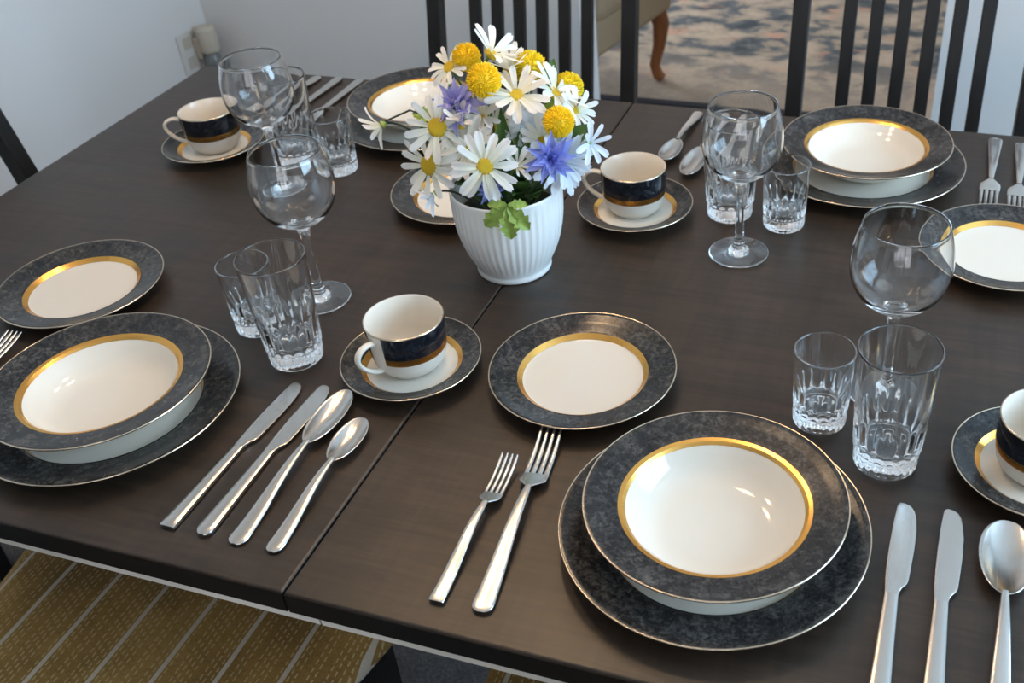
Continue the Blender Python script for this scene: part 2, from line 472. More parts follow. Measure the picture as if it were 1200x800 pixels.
# rug
rug = thing('area_rug', 'faded blue, beige and peach patterned rug on the living room floor', 'rug', (-0.2, 2.665, 0.0), R(0))
link('pile', mk_mesh('rug_pile', *boxes((-2.0, 2.0, 0.012, 2.9, 0.0, 0.006)), 'rug', False), rug)
link('binding', mk_mesh('rug_binding', *boxes((-2.012, 2.012, -0.012, 0.022, 0.0, 0.007)), 'rugedge', False), rug)

# armchair in the living room
ac = thing('armchair', 'tan upholstered armchair with curved chestnut legs on the patterned rug', 'armchair', (-0.552, 2.345, 0.0), R(-12))
def cabriole():
    pts = [(0, 0, 0.27), (0.0, 0.012, 0.24), (0.012, 0.018, 0.20), (0.008, 0.010, 0.13), (-0.004, -0.002, 0.06), (0.004, 0.004, 0.025), (0.018, 0.012, 0.012)]
    return tube(pts, [0.034, 0.034, 0.029, 0.022, 0.018, 0.019, 0.016], 12)
cabm = mk_mesh('cabriole_leg', *cabriole(), 'chestnut')
o = link('seat_base', mk_mesh('seat_base', *boxes((-0.62, 0.0, 0.02, 0.56, 0.24, 0.36)), 'tan', False), ac); bevel(o, 0.02)
o = link('seat_cushion', mk_mesh('seat_cushion', *boxes((-0.54, -0.08, 0.14, 0.60, 0.36, 0.47)), 'tan', False), ac); bevel(o, 0.04)
o = link('backrest', mk_mesh('backrest', *boxes((-0.60, -0.02, 0.0, 0.14, 0.30, 0.98)), 'tan', False), ac); bevel(o, 0.05)
for x0 in (-0.63, -0.10):
    o = link('armrest', mk_mesh('armrest', *boxes((x0, x0 + 0.11, 0.06, 0.54, 0.34, 0.62)), 'tan', False), ac); bevel(o, 0.04)
for x, y, a in ((-0.035, 0.50, 45), (-0.585, 0.50, 135), (-0.04, 0.05, -45), (-0.58, 0.05, -135)):
    link('leg', cabm, ac, (x, y, 0.0), (0, 0, R(a - 45)))

# socket and plug-in air freshener on the left wall
so = thing('wall_socket', 'white socket plate on the pale wall behind the plug-in freshener', 'socket', (XL, 1.895, 0.385))
o = link('cover_plate', mk_mesh('cover_plate', *boxes((0, 0.006, -0.036, 0.036, -0.058, 0.058)), 'white_plastic', False), so); bevel(o, 0.003)
link('outlet', mk_mesh('outlet', *boxes((0.006, 0.0075, -0.016, 0.016, -0.045, -0.012), (0.006, 0.0075, -0.016, 0.016, 0.012, 0.045)), 'beige_plastic', False), so)
af = thing('air_freshener', 'beige plug-in air freshener with smoky vial near the room corner', 'freshener', (XL + 0.046, 1.935, 0.37))
link('cap', mk_mesh('cap', *lathe([(0, 0.005), (0.022, 0.006), (0.027, 0.012), (0.029, 0.055), (0.028, 0.074), (0.022, 0.081), (0, 0.082)], 32), 'beige_plastic', True, 35), af)
link('vial', mk_mesh('vial', *lathe([(0, -0.050), (0.022, -0.050), (0.026, -0.044), (0.026, -0.010), (0.019, 0.0), (0.019, 0.006)], 32), 'grey_vial', True, 35), af)
o = link('plug_body', mk_mesh('plug_body', *boxes((-0.038, -0.020, -0.02, 0.02, -0.012, 0.05)), 'beige_plastic', False), af); bevel(o, 0.004)

# ------------------------------------------------------------------ dining table
TL, TRT, TW = -0.822, 0.86, 1.0466
tab = thing('dining_table', 'dark stained wooden dining table set for four, with a centre joint', 'table', (0, 0, 0))
for (a, c_) in ((TL, -0.0006), (0.0006, TRT)):
    dz = 0.0 if a < 0 else -0.0008
    o = link('table_leaf', mk_mesh('table_leaf', *boxes((a, c_, 0, TW, TZ - 0.025, TZ + dz)), 'table', False), tab); bevel(o, 0.0024, 3)
for (a, c_) in ((TL + 0.001, -0.0012), (0.0012, TRT - 0.001)):
    link('edge_band', mk_mesh('edge_band', *boxes((a, c_, -0.0005, 0.0035, TZ - 0.0250, TZ - 0.0028)), 'edge_black', False), tab)
for (a, c_) in ((TL + 0.004, 0.030), (0.032, TRT - 0.004)):
    o = link('edge_board', mk_mesh('edge_board', *boxes((a, c_, 0.0, 0.02, TZ - 0.0325, TZ - 0.025)), 'edge', False), tab)
for (a, c_, y0, y1) in ((TL + 0.08, TRT - 0.08, 0.335, 0.357), (TL + 0.08, TRT - 0.08, TW - 0.357, TW - 0.335), (TL + 0.08, TL + 0.102, 0.357, TW - 0.357), (TRT - 0.102, TRT - 0.08, 0.357, TW - 0.357)):
    link('apron', mk_mesh('apron', *boxes((a, c_, y0, y1, TZ - 0.11, TZ - 0.0255)), 'chair', False), tab)
for x in (TL + 0.16, TRT - 0.16):
    for y in (0.37, TW - 0.37):
        link('leg', mk_mesh('table_leg', *boxes((x - 0.035, x + 0.035, y - 0.035, y + 0.035, 0, TZ - 0.0255)), 'chair', False), tab)

# ------------------------------------------------------------------ chairs
SEAT_Z = 0.47
PITCH = 0.046
def make_chair_meshes():
    d = {}
    rec = math.tan(R(13))
    # local: chair faces -y ; back at y = 0 ; x across
    def post(x):
        V, F = [], []
        secs = [(0.02, 0.0), (0.0, 0.42), (0.0 , 0.47), (0.47 * 0.0 + rec * 0.48, 0.95)]
        for (y, z) in secs:
            w = 0.0145; t = 0.019 if z < 0.9 else 0.014
            for sx, sy in ((-w, -t), (w, -t), (w, t), (-w, t)): V.append((x + sx, y + sy, z))
        for s in range(len(secs) - 1):
            for i in range(4):
                j = (i + 1) % 4
                F.append((s * 4 + i, s * 4 + j, s * 4 + 4 + j, s * 4 + 4 + i))
        F.append((3, 2, 1, 0)); k = (len(secs) - 1) * 4; F.append((k, k + 1, k + 2, k + 3))
        return V, F
    for k, s in enumerate((-1, 1)):
        d['post%d' % k] = mk_mesh('back_post', *post(s * 4.35 * PITCH), 'chair', False)
    V, F = [], []
    y0, y1 = 0.0, rec * 0.42
    for (y, z) in ((y0, 0.47), (y1, 0.89)):
        for sx, sy in ((-0.0115, -0.008), (0.0115, -0.008), (0.0115, 0.008), (-0.0115, 0.008)): V.append((sx, y + sy, z))
    for i in range(4):
        j = (i + 1) % 4; F.append((i, j, 4 + j, 4 + i))
    F += [(3, 2, 1, 0), (4, 5, 6, 7)]
    d['slat'] = mk_mesh('back_slat', V, F, 'chair', False)
    hw = 4.35 * PITCH - 0.0145
    V, F = [], []
    for (y, z) in ((rec * 0.40, 0.87), (rec * 0.465, 0.935)):
        for sx, sy in ((-hw, -0.011), (hw, -0.011), (hw, 0.011), (-hw, 0.011)): V.append((sx, y + sy, z))
    for i in range(4):
        j = (i + 1) % 4; F.append((i, j, 4 + j, 4 + i))
    F += [(3, 2, 1, 0), (4, 5, 6, 7)]
    d['top'] = mk_mesh('top_rail', V, F, 'chair', False)
    d['low'] = mk_mesh('lower_rail', *boxes((-hw, hw, -0.012, 0.012, 0.405, 0.472)), 'chair', False)
    # seat outline: wider at the front, rounded front corners
    def outline(wf, wb, yf, yb, rr_=0.05):
        pts = [(-wb, yb), ]
        for a in range(0, 91, 15): pts.append((-wf + rr_ - rr_ * math.cos(R(a)), yf + rr_ - rr_ * math.sin(R(a))))
        for a in range(90, -1, -15): pts.append((wf - rr_ + rr_ * math.cos(R(a)), yf + rr_ - rr_ * math.sin(R(a))))
        pts.append((wb, yb))
        return pts
    def slab(pts, z0, z1):
        n = len(pts); V = [(x, y, z0) for x, y in pts] + [(x, y, z1) for x, y in pts]
        F = [tuple(reversed(range(n))), tuple(range(n, 2 * n))] + [(i, (i + 1) % n, n + (i + 1) % n, n + i) for i in range(n)]
        return V, F
    d['frame'] = mk_mesh('seat_frame', *slab(outline(0.245, 0.19, -0.42, 0.0), 0.39, 0.425), 'chair', False)
    # cushion as rings growing up
    V, F = [], []
    lay = [(0.0, 0.4255), (0.012, 0.432), (0.016, 0.443), (0.010, 0.456), (-0.008, 0.464), (-0.05, 0.470), (-0.12, 0.472)]
    n = None
    for (g, z) in lay:
        p = outline(0.258 + g, 0.185 + g * 0.6, -0.43 - g, -0.02 + g * 0.3 if g < 0 else -0.02, 0.04)
        n = len(p); V += [(x, y, z) for x, y in p]
    for s in range(len(lay) - 1):
        for i in range(n):
            j = (i + 1) % n; F.append((s * n + i, s * n + j, (s + 1) * n + j, (s + 1) * n + i))
    F.append(tuple(reversed(range(n)))); F.append(tuple((len(lay) - 1) * n + i for i in range(n)))
    d['cushion'] = mk_mesh('seat_cushion', V, F, 'fabric', True, 50)
    d['leg'] = mk_mesh('front_leg', *loft([(0, 0, 0, 0.016, 0.016)] * 1 + [(0, 0, 0, 0.016, 0.016)], 4), 'chair', False)
    V, F = box(-0.017, 0.017, -0.017, 0.017, 0.0, 0.39); d['leg'] = mk_mesh('front_leg', V, F, 'chair', False)
    return d
CH = make_chair_meshes()
def chair(label, x, y, rz):
    t = thing('dining_chair', label, 'chair', (x, y, 0), rz, 'dining chairs')
    for k in (0, 1): bevel(link('back_post', CH['post%d' % k], t), 0.002, 2)
    for i in range(6): bevel(link('back_slat', CH['slat'], t, ((i - 2.5) * PITCH, 0, 0)), 0.0015, 2)
    link('top_rail', CH['top'], t); link('lower_rail', CH['low'], t)
    bevel(link('seat_frame', CH['frame'], t), 0.003, 2); link('seat_cushion', CH['cushion'], t)
    for s in (-1, 1): link('front_leg', CH['leg'], t, (s * 0.215, -0.385, 0))
    return t
REC = math.tan(R(13))
# back plane was located 0.2 m below table height (z = 0.54)
chair('black slat-back chair behind the flower pot, against the grey wall', -0.313, 1.358 - 0.07 * REC, R(4))
chair('black slat-back chair behind the far setting beside the open doorway', 0.416, 1.338 - 0.07 * REC, R(2.6))
chair('black chair at the narrow table end beside the bluish wall', -1.030, 0.592, R(90))
chair('black chair with striped ochre seat pushed under the near table edge, left', -0.305, -0.19, R(180))
chair('black chair with striped ochre seat below the near soup plate, only a sliver showing', 0.350, -0.19, R(180))

# ------------------------------------------------------------------ porcelain
def plate_meshes(nm, Rr, zr, rg0, rg1, zw, kind='flat'):
    """Rr rim radius, zr rim height, gold band rg0..rg1, well height zw."""
    e = 0.0026
    z_in = zw + 0.003          # upper surface height at inner verge
    zg = zw + (zr - zw) * 0.40
    if kind == 'flat':
        top = [(0, zw), (rg0 * 0.80, zw), (rg0 * 0.96, zw + 0.0002), (rg0, zw + 0.0007), (rg1, zg), (rg1 + (Rr - rg1) * 0.5, zg + (zr - zg) * 0.42), (Rr - 0.0015, zr - 0.0004), (Rr, zr - 0.0009)]
        bot = [(Rr - 0.0006, zr - 0.0022), (rg1 + (Rr - rg1) * 0.5, zg + (zr - zg) * 0.42 - e), (rg1, zg - e - 0.0006), (rg0 * 0.96, zw - 0.0028), (rg0 * 0.86, 0.0), (rg0 * 0.82, 0.0), (rg0 * 0.80, zw - 0.003), (0, zw - 0.003)]
    else:
        zg = zr - 0.0075
        top = [(0, zw), (rg0 * 0.55, zw + 0.0002), (rg0 * 0.70, zw + 0.0022), (rg0 * 0.84, zw + 0.0085), (rg0 * 0.935, zw + (zg - zw) * 0.62), (rg0, zg - 0.0038), (rg0 + (rg1 - rg0) * 0.4, zg - 0.0012), (rg1, zg), (rg1 + (Rr - rg1) * 0.5, zg + (zr - zg) * 0.45), (Rr - 0.0015, zr - 0.0004), (Rr, zr - 0.0009)]
        bot = [(Rr - 0.0006, zr - 0.0024), (rg1 + (Rr - rg1) * 0.5, zg + (zr - zg) * 0.45 - e), (rg1 + 0.001, zg - e - 0.001), (rg0 - 0.001, zg - 0.0085), (rg0 * 0.86, zw + 0.006), (rg0 * 0.74, zw - 0.001), (rg0 * 0.62, 0.0), (rg0 * 0.58, 0.0), (rg0 * 0.56, zw - 0.003), (0, zw - 0.003)]
    prof = list(reversed(bot)) + list(reversed(top))
    d = {'body': mk_mesh(nm + '_body', *lathe(prof, 96), 'porcelain', True, 60)}
    def surf(r):
        for (a, za), (b_, zb) in zip(top, top[1:]):
            if a <= r <= b_: return za + (zb - za) * (r - a) / (b_ - a)
        return top[-1][1]
    def band(ra, rb, off, n=8):
        rs = sorted(set([ra + (rb - ra) * i / n for i in range(n + 1)] + [r for r, z in top if ra < r < rb]))
        return [(r, surf(r) + off) for r in reversed(rs)]
    d['rim'] = mk_mesh(nm + '_rim', *lathe(band(rg1 - 0.0004, Rr - 0.0012, 0.00018), 96), 'marble')
    d['gold'] = mk_mesh(nm + '_gold_band', *lathe(band(rg0, rg1, 0.00034), 96), 'gold')
    d['edge'] = mk_mesh(nm + '_gold_edge', *lathe([(Rr - 0.0002, zr - 0.0020), (Rr + 0.0003, zr - 0.0016), (Rr + 0.0003, zr - 0.0007), (Rr - 0.0001, zr + 0.0000), (Rr - 0.0006, zr + 0.0001), (Rr - 0.0010, zr - 0.0002)], 96), 'gold_line')
    return d
PL = {
    'dinner_plate': plate_meshes('dinner_plate', 0.1357, 0.0215, 0.0905, 0.0945, 0.0045),
    'soup_plate': plate_meshes('soup_plate', 0.1147, 0.0418, 0.0777, 0.0843, 0.0060, 'deep'),
    'salad_plate': plate_meshes('salad_plate', 0.1000, 0.0180, 0.0645, 0.0700, 0.0048),
    'saucer': plate_meshes('saucer', 0.0770, 0.0180, 0.0500, 0.0555, 0.0050),
}
def plate(kind, label, x, y, z=0.0, group=None):
    t = thing(kind, label, {'dinner_plate': 'plate', 'soup_plate': 'soup plate', 'salad_plate': 'plate', 'saucer': 'saucer'}[kind], (x, y, TZ + z), random.random() * 6, group)
    d = PL[kind]
    link('body', d['body'], t); link('marbled_rim', d['rim'], t); link('gold_band', d['gold'], t); link('gold_edge', d['edge'], t)
    return t
random.seed(4)
g = 'charcoal rimmed dinner plates'
plate('dinner_plate', 'charcoal dinner plate under the soup plate beside the two whole forks', 0.3412, 0.1612, 0, g)
plate('dinner_plate', 'charcoal dinner plate under the soup plate at the left picture edge', -0.3125, 0.1674, 0, g)
plate('dinner_plate', 'charcoal dinner plate under the soup plate behind the flowers', -0.298, 0.899, 0, g)
plate('dinner_plate', 'charcoal dinner plate under the soup plate at the far edge before the doorway', 0.3837, 0.8813, 0, g)
g = 'charcoal rimmed soup plates'
zs = 0.0052
plate('soup_plate', 'deep gold-banded soup plate stacked nearest, beside the two whole forks', 0.3415, 0.1655, zs, g)
plate('soup_plate', 'deep gold-banded soup plate stacked at the left picture edge', -0.3165, 0.1680, zs, g)
plate('soup_plate', 'deep gold-banded soup plate stacked behind the flowers, partly hidden', -0.305, 0.906, zs, g)
plate('soup_plate', 'deep gold-banded soup plate stacked at the far edge before the doorway', 0.3846, 0.8890, zs, g)
g = 'charcoal rimmed salad plates'
plate('salad_plate', 'flat salad plate standing free in the middle above the two whole forks', 0.1565, 0.345, 0, g)
plate('salad_plate', 'flat salad plate above the stacked plates at the left picture edge', -0.5082, 0.3515, 0, g)
plate('salad_plate', 'flat salad plate half hidden behind the white flower pot', -0.1364, 0.6858, 0, g)
plate('salad_plate', 'flat salad plate seen through the wine glass at the right picture edge', 0.5743, 0.6996, 0, g)
g = 'charcoal rimmed saucers'
SC = {'A': (0.610, 0.3192), 'B': (-0.0318, 0.3166), 'C': (-0.586, 0.7420), 'D': (0.108, 0.7003)}
plate('saucer', 'charcoal saucer cut off at the right picture edge above the knives', *SC['A'], 0, g)
plate('saucer', 'charcoal saucer lying across the table joint below the flower pot', *SC['B'], 0, g)
plate('saucer', 'charcoal saucer farthest toward the bluish wall', *SC['C'], 0, g)
plate('saucer', 'charcoal saucer just right of the flower pot', *SC['D'], 0, g)

# cups
CR, CHH = 0.0430, 0.0615
def cup_outer(z):
    pts = [(0.0, 0.0300), (0.0015, 0.0310), (0.004, 0.0338), (0.008, 0.0370), (0.014, 0.0395), (0.021, 0.0408), (0.032, 0.0418), (0.046, 0.0426), (CHH, CR)]
    for (a, ra), (b_, rb) in zip(pts, pts[1:]):
        if a <= z <= b_: return ra + (rb - ra) * (z - a) / (b_ - a)
    return CR
def cup_meshes():
    d = {}
    zs_ = [0.0, 0.0015, 0.004, 0.008, 0.011, 0.014, 0.0175, 0.021, 0.026, 0.032, 0.039, 0.046, 0.054, CHH - 0.0006]
    outer = [(cup_outer(z), z) for z in zs_]
    inner = [(CR - 0.0006, CHH), (CR - 0.0014, CHH), (CR - 0.0020, CHH - 0.0008), (0.0395, 0.04), (0.0378, 0.021), (0.034, 0.012), (0.026, 0.0065), (0.012, 0.0052), (0, 0.005)]
    prof = [(0, 0.0025), (0.0265, 0.0025), (0.0275, 0.0)] + outer + inner
    d['body'] = mk_mesh('cup_body', *lathe(prof, 80), 'porcelain', True, 60)
    a0, a1 = R(15), R(345)      # handle at angle 0, bands leave a white gap there
    zb = [0.0330 + (CHH - 0.0012 - 0.0330) * i / 8 for i in range(9)]
    d['dark'] = mk_mesh('cup_dark_band', *arc_lathe([(cup_outer(z) + 0.00025, z) for z in zb], a0, a1, 72), 'cupband')
    zb = [0.0250 + 0.008 * i / 4 for i in range(5)]
    d['gold'] = mk_mesh('cup_gold_band', *arc_lathe([(cup_outer(z) + 0.0003, z) for z in zb], a0, a1, 72), 'gold')
    d['rim'] = mk_mesh('cup_gold_rim', *lathe([(CR + 0.0003, CHH - 0.0014), (CR + 0.0003, CHH - 0.0003), (CR - 0.0004, CHH + 0.0003), (CR - 0.0010, CHH + 0.0003)], 80), 'gold_line')
    # ear-shaped handle
    pts = [(0.0405, 0, 0.0505), (0.052, 0, 0.0535), (0.0625, 0, 0.0500), (0.0665, 0, 0.0420), (0.0635, 0, 0.0325), (0.0560, 0, 0.0235), (0.0470, 0, 0.0170), (0.0385, 0, 0.0140)]
    P_ = []
    for i in range(len(pts) - 1):
        for t in (0, 0.34, 0.67):
            p0 = Vector(pts[max(i - 1, 0)]); p1 = Vector(pts[i]); p2 = Vector(pts[i + 1]); p3 = Vector(pts[min(i + 2, len(pts) - 1)])
            P_.append(0.5 * ((2 * p1) + (-p0 + p2) * t + (2 * p0 - 5 * p1 + 4 * p2 - p3) * t * t + (-p0 + 3 * p1 - 3 * p2 + p3) * t ** 3))
    P_.append(Vector(pts[-1]))
    V, F = [], []
    n = 12
    for i, p in enumerate(P_):
        dd = (P_[min(i + 1, len(P_) - 1)] - P_[max(i - 1, 0)]).normalized()
        s = Vector((0, 1, 0)); t = s.cross(dd)
        for k in range(n):
            a = 2 * PI * k / n
            V.append(p + s * (0.0042 * math.cos(a)) + t * (0.0027 * math.sin(a)))
    for i in range(len(P_) - 1):
        for k in range(n):
            j = (k + 1) % n; F.append((i * n + k, i * n + j, (i + 1) * n + j, (i + 1) * n + k))
    F.append(tuple(range(n))); F.append(tuple((len(P_) - 1) * n + k for k in reversed(range(n))))
    d['handle'] = mk_mesh('cup_handle', V, F, 'porcelain')
    return d
CU = cup_meshes()
def cup(label, x, y, a):
    t = thing('teacup', label, 'cup', (x, y, TZ + 0.0060), R(a), 'dark banded teacups')
    link('body', CU['body'], t); link('dark_band', CU['dark'], t); link('gold_band', CU['gold'], t); link('gold_rim', CU['rim'], t); link('handle', CU['handle'], t)
cup('dark banded teacup cut off at the right picture edge', 0.611, 0.320, -10)
cup('dark banded teacup below the flower pot, its handle turned toward the spoons', -0.0335, 0.3190, -112)
cup('dark banded teacup farthest toward the bluish wall, handle toward the wall', -0.5845, 0.7450, 212)
cup('dark banded teacup right of the flower pot, handle touching the flowers', 0.1060, 0.7040, 189)

# ------------------------------------------------------------------ glassware
def tumbler_meshes(nm, H, Rr, Rb, nfl):
    zb = 0.150 * H if H > 0.1 else 0.20 * H
    wall = 0.0021
    seg = nfl * 8
    ztop_fl = 0.48 * H if H > 0.1 else 0.58 * H
    Rw = Rb + (Rr - Rb) * 0.30          # wall radius just above the base ring
    def outer(z):
        if z < zb: return Rb
        t = (z - zb) / (H - zb)
        return Rw + (Rr - Rw) * t
    def mod(r, z, a):
        if z < zb:
            q = max(0.0, math.sin(PI * min(1, z / zb)))
            return 0.0010 * q * abs(math.cos(nfl * a * 0.75)) if nfl % 4 == 0 else 0.0010 * q * abs(math.cos(nfl * a / 2))
        # scalloped flutes with arched tops
        s = abs(math.sin(nfl * a / 2))
        lim = zb + (ztop_fl - zb) * (0.72 + 0.28 * s)
        k = max(0.0, min(1.0, (lim - z) / (0.08 * H))) * min(1.0, (z - zb) / (0.02 * H) + 0.4)
        return -0.0023 * k * s
    zo = [zb * q for q in (0.0, 0.10, 0.25, 0.45, 0.65, 0.85, 0.97)]
    base_prof = [(0, 0.0022), (Rb * 0.55, 0.0018), (Rb * 0.80, 0.0006), (Rb * 0.90, 0.0)] + [(Rb - (0.0016 if z == 0 else 0.0), z) for z in zo] + [(Rb + 0.0002, zb)]
    n = 26
    body_prof = [(Rb + 0.0002, zb), (Rw - 0.0004, zb + 0.0009)] + [(outer(zb + (H - zb) * (i + 0.5) / n), zb + (H - zb) * (i + 0.5) / n) for i in range(n)]
    body_prof += [(Rr, H - 0.0014), (Rr - 0.0003, H - 0.0004), (Rr - wall * 0.5, H), (Rr - wall + 0.0003, H - 0.0004), (Rr - wall, H - 0.0014)]
    zi = zb + 0.002
    inner = []
    for i in range(14):
        z = H - 0.003 - (H - 0.003 - (zi + 0.010)) * i / 13
        th = wall + 0.0022 * max(0, min(1, (ztop_fl * 1.1 - z) / (ztop_fl * 0.6)))
        inner.append((outer(z) - th, z))
    rl = inner[-1][0]
    inner += [(rl - 0.0012, zi + 0.006), (rl - 0.0040, zi + 0.0026), (rl - 0.009, zi + 0.0008), (rl * 0.4, zi), (0, zi)]
    def m2(r, z, a):
        return mod(r, z, a)
    V1, F1 = lathe(base_prof, seg, lambda r, z, a: mod(r, z, a) if r > Rb * 0.93 and z < zb - 1e-6 else 0)
    nb = len(body_prof) - 5
    outer_keys = set((round(r, 7), round(z, 7)) for r, z in body_prof[2:nb])
    V2, F2 = lathe(body_prof + inner, seg, lambda r, z, a: mod(r, z, a) if (round(r, 7), round(z, 7)) in outer_keys else 0)
    return {'base': mk_mesh(nm + '_base', V1, F1, 'glass', True, 70), 'body': mk_mesh(nm + '_body', V2, F2, 'glass', True, 70)}
TU = {'tall': tumbler_meshes('tall_tumbler', 0.1335, 0.0374, 0.0292, 16), 'small': tumbler_meshes('small_tumbler', 0.0874, 0.0297, 0.0258, 16)}
def tumbler(kind, label, x, y, a=0):
    t = thing('tall_tumbler' if kind == 'tall' else 'juice_tumbler', label, 'glass', (x, y, TZ + 0.0003), R(a), 'fluted tall tumblers' if kind == 'tall' else 'fluted small tumblers')
    link('base', TU[kind]['base'], t); link('body', TU[kind]['body'], t)
tumbler('tall', 'tall fluted tumbler standing above the two knife blades', 0.4754, 0.3005)
tumbler('tall', 'tall fluted tumbler above the four parallel knives and spoons', -0.1697, 0.3016, 9)
tumbler('tall', 'tall fluted tumbler behind the stem of the wine glass near the doorway', 0.230, 0.7282, 4)
tumbler('tall', 'tall fluted tumbler behind the far wine glass, in front of cutlery handles', -0.4377, 0.7412, 7)
tumbler('small', 'small fluted tumbler above the nearest soup plate', 0.4068, 0.3444, 5)
tumbler('small', 'small fluted tumbler half behind the tall one, near the left salad plate', -0.2467, 0.3441, 2)
tumbler('small', 'small fluted tumbler touching the far soup plate in view', 0.3039, 0.7161, 8)
tumbler('small', 'small fluted tumbler left of the plates behind the flowers', -0.356, 0.7256)

def wine_meshes():
    foot = [(0, 0.0010), (0.020, 0.0012), (0.034, 0.0), (0.0360, 0.0002), (0.0367, 0.0010), (0.0364, 0.0020), (0.030, 0.0032), (0.020, 0.0052), (0.012, 0.0082), (0.0080, 0.0125), (0.0078, 0.0155)]
    stem = [(0.0078, 0.0155), (0.0078, 0.0170), (0.0064, 0.0205), (0.0054, 0.030), (0.0048, 0.045), (0.0046, 0.060), (0.0049, 0.075), (0.0060, 0.090), (0.0082, 0.0995), (0.0120, 0.1050)]
    out = [(0.0120, 0.1050), (0.0185, 0.1078), (0.0280, 0.1130), (0.0368, 0.1215), (0.0430, 0.1315), (0.0466, 0.1425), (0.0477, 0.1530), (0.0474, 0.1620), (0.0460, 0.1740), (0.0435, 0.1850), (0.0404, 0.1955)]
    rim = [(0.0399, 0.1975), (0.0394, 0.1982), (0.0387, 0.1978), (0.0385, 0.1965)]
    inn = [(0.0392, 0.1950), (0.0421, 0.1850), (0.0446, 0.1740), (0.0460, 0.1620), (0.0463, 0.1532), (0.0451, 0.1430), (0.0415, 0.1325), (0.0352, 0.1231), (0.0265, 0.1152), (0.0175, 0.1110), (0.0080, 0.1094), (0, 0.1090)]
    def smoothp(p, k=3):
        o = []
        for i in range(len(p) - 1):
            p0, p1, p2, p3 = p[max(i - 1, 0)], p[i], p[i + 1], p[min(i + 2, len(p) - 1)]
            for s in range(k):
                t = s / k
                o.append(tuple(0.5 * (2 * p1[c] + (-p0[c] + p2[c]) * t + (2 * p0[c] - 5 * p1[c] + 4 * p2[c] - p3[c]) * t * t + (-p0[c] + 3 * p1[c] - 3 * p2[c] + p3[c]) * t ** 3) for c in (0, 1)))
        o.append(p[-1]); return [(max(0, r), z) for r, z in o]
    bowl = smoothp(out) + rim + smoothp(inn)
    return {'foot': mk_mesh('wine_foot', *lathe(foot[:2] + smoothp(foot[2:]), 72), 'glass', True, 75), 'stem': mk_mesh('wine_stem', *lathe(smoothp(stem), 72), 'glass'), 'bowl': mk_mesh('wine_bowl', *lathe(bowl, 72), 'glass')}
WI = wine_meshes()
def wine(label, x, y):
    t = thing('wine_glass', label, 'wine glass', (x, y, TZ + 0.0003), 0, 'round bowled wine glasses')
    for k in ('foot', 'stem', 'bowl'): link(k, WI[k], t)
wine('round wine glass directly behind the nearest tall tumbler, its foot hidden', 0.4633, 0.4043)
wine('round wine glass with visible foot behind the two tumblers on the left', -0.2053, 0.4131)
wine('round wine glass with whole stem and foot between teacup and far soup plate', 0.2627, 0.6338)
wine('round wine glass farthest back, before the corner of the room', -0.4041, 0.6469)

# ------------------------------------------------------------------ cutlery (local: handle end at the origin, tip toward +y)
def fork_meshes(nm, L, end_w, square):
    d = {}
    hz = lambda t: 0.0022 + 0.0085 * math.sin(PI * min(1, t / 0.78)) ** 2 if t < 0.78 else 0.0022
    secs = []
    if square: secs += [(0, 0.0, 0.0024, end_w * 0.97, 0.0014), (0, 0.002, 0.0026, end_w, 0.0017)]
    else: secs += [(0, 0.0, 0.0024, end_w * 0.30, 0.0012), (0, 0.0012, 0.0024, end_w * 0.62, 0.0015), (0, 0.0035, 0.0025, end_w * 0.88, 0.0017), (0, 0.008, 0.0027, end_w, 0.0018)]
    N = 14
    yn = 0.635 * L
    for i in range(1, N + 1):
        t = i / N; y = 0.010 + (yn - 0.010) * t
        w = end_w * (1 - t) ** 0.8 + 0.0032 * (1 - (1 - t) ** 0.8)
        secs.append((0, y, 0.0026 + 0.0090 * math.sin(PI * 0.62 * t) ** 2, max(w, 0.0030), 0.0017 + 0.0004 * t))
    zn = secs[-1][2]
    d['handle'] = mk_mesh(nm + '_handle', *loft(secs, 14, 3.2), 'steel', True, 50)
    hw = L * 0.0585
    yh = 0.735 * L
    hs = []
    for t in [0, 0.08, 0.16, 0.24, 0.32, 0.4, 0.5, 0.62, 0.8, 1.0]:
        y = yn - 0.001 + (yh - yn + 0.001) * t
        w = 0.0032 + (hw - 0.0032) * (0.5 - 0.5 * math.cos(PI * min(1.0, t / 0.55))) ** 0.8
        hs.append((0, y, zn - (zn - 0.0042) * t, w, 0.0013))
    d['head'] = mk_mesh(nm + '_head', *loft(hs, 16, 3.0), 'steel', True, 60)
    # four tines
    tw = hw * 2 / 4
    ts = []
    for t in [0, 0.1, 0.3, 0.5, 0.7, 0.88, 0.97, 1.0]:
        y = yh - 0.0006 + (L - yh) * t
        z = 0.0042 - 0.0012 * math.sin(PI * t * 0.8) + 0.0090 * t * t
        w = tw * (0.40 - 0.13 * t) if t < 0.95 else tw * 0.16
        ts.append((0, y, z, w, 0.0011 if t < 0.95 else 0.0007))
    d['tine'] = mk_mesh(nm + '_tine', *loft(ts, 8, 2.6), 'steel', True, 60)
    d['tx'] = [(-1.5 + k) * tw * 0.99 for k in range(4)]
    return d
FK = {'dinner': fork_meshes('dinner_fork', 0.226, 0.0098, False), 'salad': fork_meshes('salad_fork', 0.178, 0.0072, True)}
def aim(p0, p1):
    return math.atan2(-(p1[0] - p0[0]), p1[1] - p0[1])
def fork(kind, label, end, tip):
    t = thing(kind + '_fork', label, 'fork', (end[0], end[1], TZ), aim(end, tip), 'stainless forks')
    d = FK[kind]
    link('handle', d['handle'], t)
    h = link('head', d['head'], t)
    for x in d['tx']: link('tine', d['tine'], h, (x, 0, 0))
fork('salad', 'shorter square-ended fork lying left of the longer one by the joint', (0.1345, 0.026), (0.131, 0.206))
fork('dinner', 'longer round-ended fork beside the nearest dinner plate', (0.1755, 0.026), (0.1565, 0.253))
